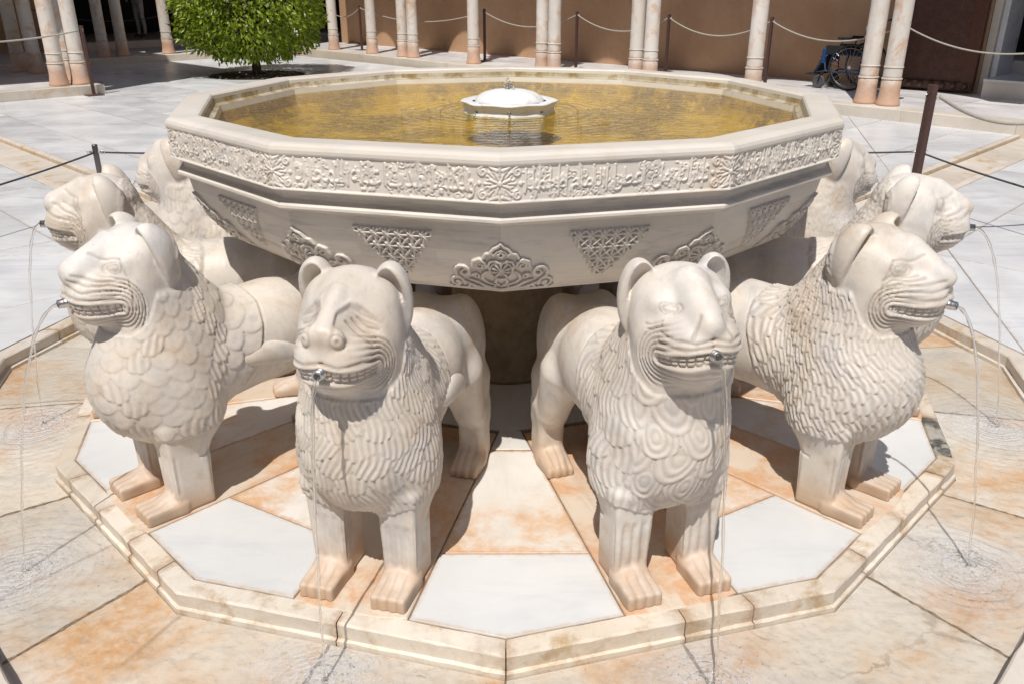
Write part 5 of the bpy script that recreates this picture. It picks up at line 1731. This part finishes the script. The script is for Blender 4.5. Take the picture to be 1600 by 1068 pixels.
# local x points forward (to the left in the picture, along b), local y to the wall's opposite
def torus(m, c, R1, r1, ax='y', seg=40, sg=8):
    rings = []
    for i in range(seg + 1):
        t = 2 * pi * i / seg
        rings.append([(c[0] + (R1 + r1 * cos(2 * pi * k / sg)) * cos(t), c[1] + r1 * sin(2 * pi * k / sg), c[2] + (R1 + r1 * cos(2 * pi * k / sg)) * sin(t)) for k in range(sg)])
    m.loft(rings, smooth=True)
for sy in (-.30, .30):
    whl = MB(); torus(whl, (0, sy, .35), .335, .017); w_ = whl.build("wheel", M_rubber, wc)
    m = MB(); torus(m, (0, sy + (.035 if sy > 0 else -.035), .35), .285, .008); m.build("push_rim", M_dsteel, w_)
    m = MB()
    for q in range(24):
        t = 2 * pi * q / 24; m.tube([(.02 * cos(t), sy, .35 + .02 * sin(t)), (.32 * cos(t + .15), sy, .35 + .32 * sin(t + .15))], .0018, 4, smooth=False)
    m.tube([(0, sy - .03, .35), (0, sy + .03, .35)], .028, 12)
    m.build("spokes", M_steel, w_)
    cs = MB(); torus(cs, (.50, sy * .85, .105), .078, .027); cs.tube([(.50, sy * .85 - .02, .105), (.50, sy * .85 + .02, .105)], .075, 18); c2 = cs.build("caster", M_grey_r, wc)
    m = MB(); m.tube([(.50, sy * .85 + .035, .105), (.47, sy * .85 + .035, .22), (.44, sy * .85, .26)], .010, 8); m.tube([(.50, sy * .85 - .035, .105), (.47, sy * .85 - .035, .22), (.44, sy * .85, .26)], .010, 8)
    m.build("fork", M_blackc, c2)
    m = MB()
    m.tube([(-.12, sy * .8, .25), (.42, sy * .8, .27), (.47, sy * .8, .50), (.52, sy * .8, .48)], .014, 8)
    m.tube([(-.16, sy * .8, .52), (.44, sy * .8, .54)], .014, 8)
    m.tube([(-.12, sy * .8, .25), (-.18, sy * .8, 1.0), (-.30, sy * .8, 1.04)], .013, 8)
    m.tube([(.40, sy * .8, .54), (.52, sy * .75, .40), (.62, sy * .7, .20)], .014, 8)
    m.build("frame", M_blue, wc)
    m = MB(); m.box((.28, sy * .8, .60), (.17, .020, .060), 0, .01); m.build("side_panel", M_blackc, wc)
    m = MB(); m.box((.47, sy * .8, .50), (.030, .024, .11), 0, .01); m.build("side_cover", M_blue, wc)
    m = MB(); m.box((.08, sy * .86, .77), (.19, .03, .018), 0, .008); m.tube([(.2, sy * .86, .76), (.22, sy * .82, .56)], .01, 8); m.build("armrest", M_blackc, wc)
    m = MB(); m.tube([(-.30, sy * .8, 1.04), (-.38, sy * .8, 1.05)], .018, 10); m.build("push_handle", M_blackc, wc)
    m = MB(); m.box((.66, sy * .45, .21), (.09, .10, .010), 0, .004); m.build("footrest", M_blackc, wc)
m = MB(); m.box((.14, 0, .55), (.27, .235, .035), 0, .015); m.build("seat", M_blackc, wc)
m = MB(); m.loft([[(-.16, -.235, .58), (-.16, .235, .58), (-.12, .235, .58), (-.12, -.235, .58)], [(-.19, -.235, 1.03), (-.19, .235, 1.03), (-.15, .235, 1.03), (-.15, -.235, 1.03)]], True, True); m.build("backrest", M_blackc, wc)
m = MB(); m.loft([[(.44, -.2, .56), (.44, .2, .56), (.50, .2, .52), (.50, -.2, .52)], [(.60, -.18, .25), (.60, .18, .25), (.64, .18, .24), (.64, -.18, .24)]], True, True); m.build("calf_strap", M_blackc, wc)
m = MB(); m.box((-.16, .252, .93), (.02, .004, .03)); m.box((-.15, .252, .80), (.012, .004, .018)); m.build("sticker", M_wht, wc)

# ------------------------------------------------------------------ a visitor standing in the dark room
def visitor(x, y, z, rz, label):
    r = empty("person", (x, y, z), rz); tag(r, label, "person")
    J = {'hip': (0, 0, 1.06, .155), 'waist': (0, 0, 1.25, .14), 'chest': (0, .0, 1.50, .165), 'neck': (0, .0, 1.70, .06), 'jaw': (0, .01, 1.80, .075), 'head': (0, .02, 1.92, .105), 'top': (0, .01, 2.0, .07)}
    E_ = [('hip', 'waist'), ('waist', 'chest'), ('chest', 'neck'), ('neck', 'jaw'), ('jaw', 'head'), ('head', 'top')]
    for s in (-1, 1):
        n_ = str(s)
        J.update({'th' + n_: (.10 * s, 0, .95, .095), 'kn' + n_: (.12 * s, .02, .54, .062), 'ca' + n_: (.125 * s, -.01, .36, .060), 'an' + n_: (.13 * s, 0, .10, .042), 'toe' + n_: (.15 * s, .17, .05, .035),
                  'sh' + n_: (.20 * s, 0, 1.60, .068), 'el' + n_: (.27 * s, -.02, 1.27, .045), 'wr' + n_: (.27 * s, .10, 1.02, .030), 'ha' + n_: (.265 * s, .14, .93, .034)})
        E_ += [('hip', 'th' + n_), ('th' + n_, 'kn' + n_), ('kn' + n_, 'ca' + n_), ('ca' + n_, 'an' + n_), ('an' + n_, 'toe' + n_), ('chest', 'sh' + n_), ('sh' + n_, 'el' + n_), ('el' + n_, 'wr' + n_), ('wr' + n_, 'ha' + n_)]
    ks = list(J); me = bpy.data.meshes.new("body"); me.from_pydata([J[k][:3] for k in ks], [(ks.index(a), ks.index(b)) for a, b in E_], [])
    o = link("body", me, None, r)
    sk = o.modifiers.new("skin", 'SKIN'); sk.use_smooth_shade = True
    for i, k in enumerate(ks): me.skin_vertices[0].data[i].radius = (J[k][3], J[k][3])
    me.skin_vertices[0].data[0].use_root = True
    sb = o.modifiers.new("sub", 'SUBSURF'); sb.levels = 1; sb.render_levels = 2
    bpy.context.view_layer.update()
    ev = o.evaluated_get(bpy.context.evaluated_depsgraph_get()); m2 = bpy.data.meshes.new_from_object(ev); o.modifiers.clear(); o.data = m2
    zs = simple("visitor_skin", (.45, .28, .2), .6, 0, .05); tr = simple("pale_trousers", (.42, .41, .40), .85, 0, .15); sh = simple("dark_shirt", (.05, .06, .09), .9, 0, .2); bo = simple("brown_shoes", (.05, .03, .02), .6)
    m2.materials.clear()
    for mm in (zs, tr, sh, bo): m2.materials.append(mm)
    for p_ in m2.polygons:
        c = p_.center
        p_.material_index = 3 if c.z < .12 else 1 if c.z < 1.10 and abs(c.x) < .23 else 2 if (c.z < 1.68 and (abs(c.x) < .235 or c.z > 1.3)) else 0
    hm = MB(); hm.sphere((0, .0, 1.95), .115, 14, 9, (1, 1.05, .85)); hm.build("hair", simple("brown_hair", (.03, .02, .012), .8), r)
visitor(*AB(7.55, 21.9), .33, radians(150), "visitor in pale trousers and dark shirt standing in the dark room behind the end gallery")
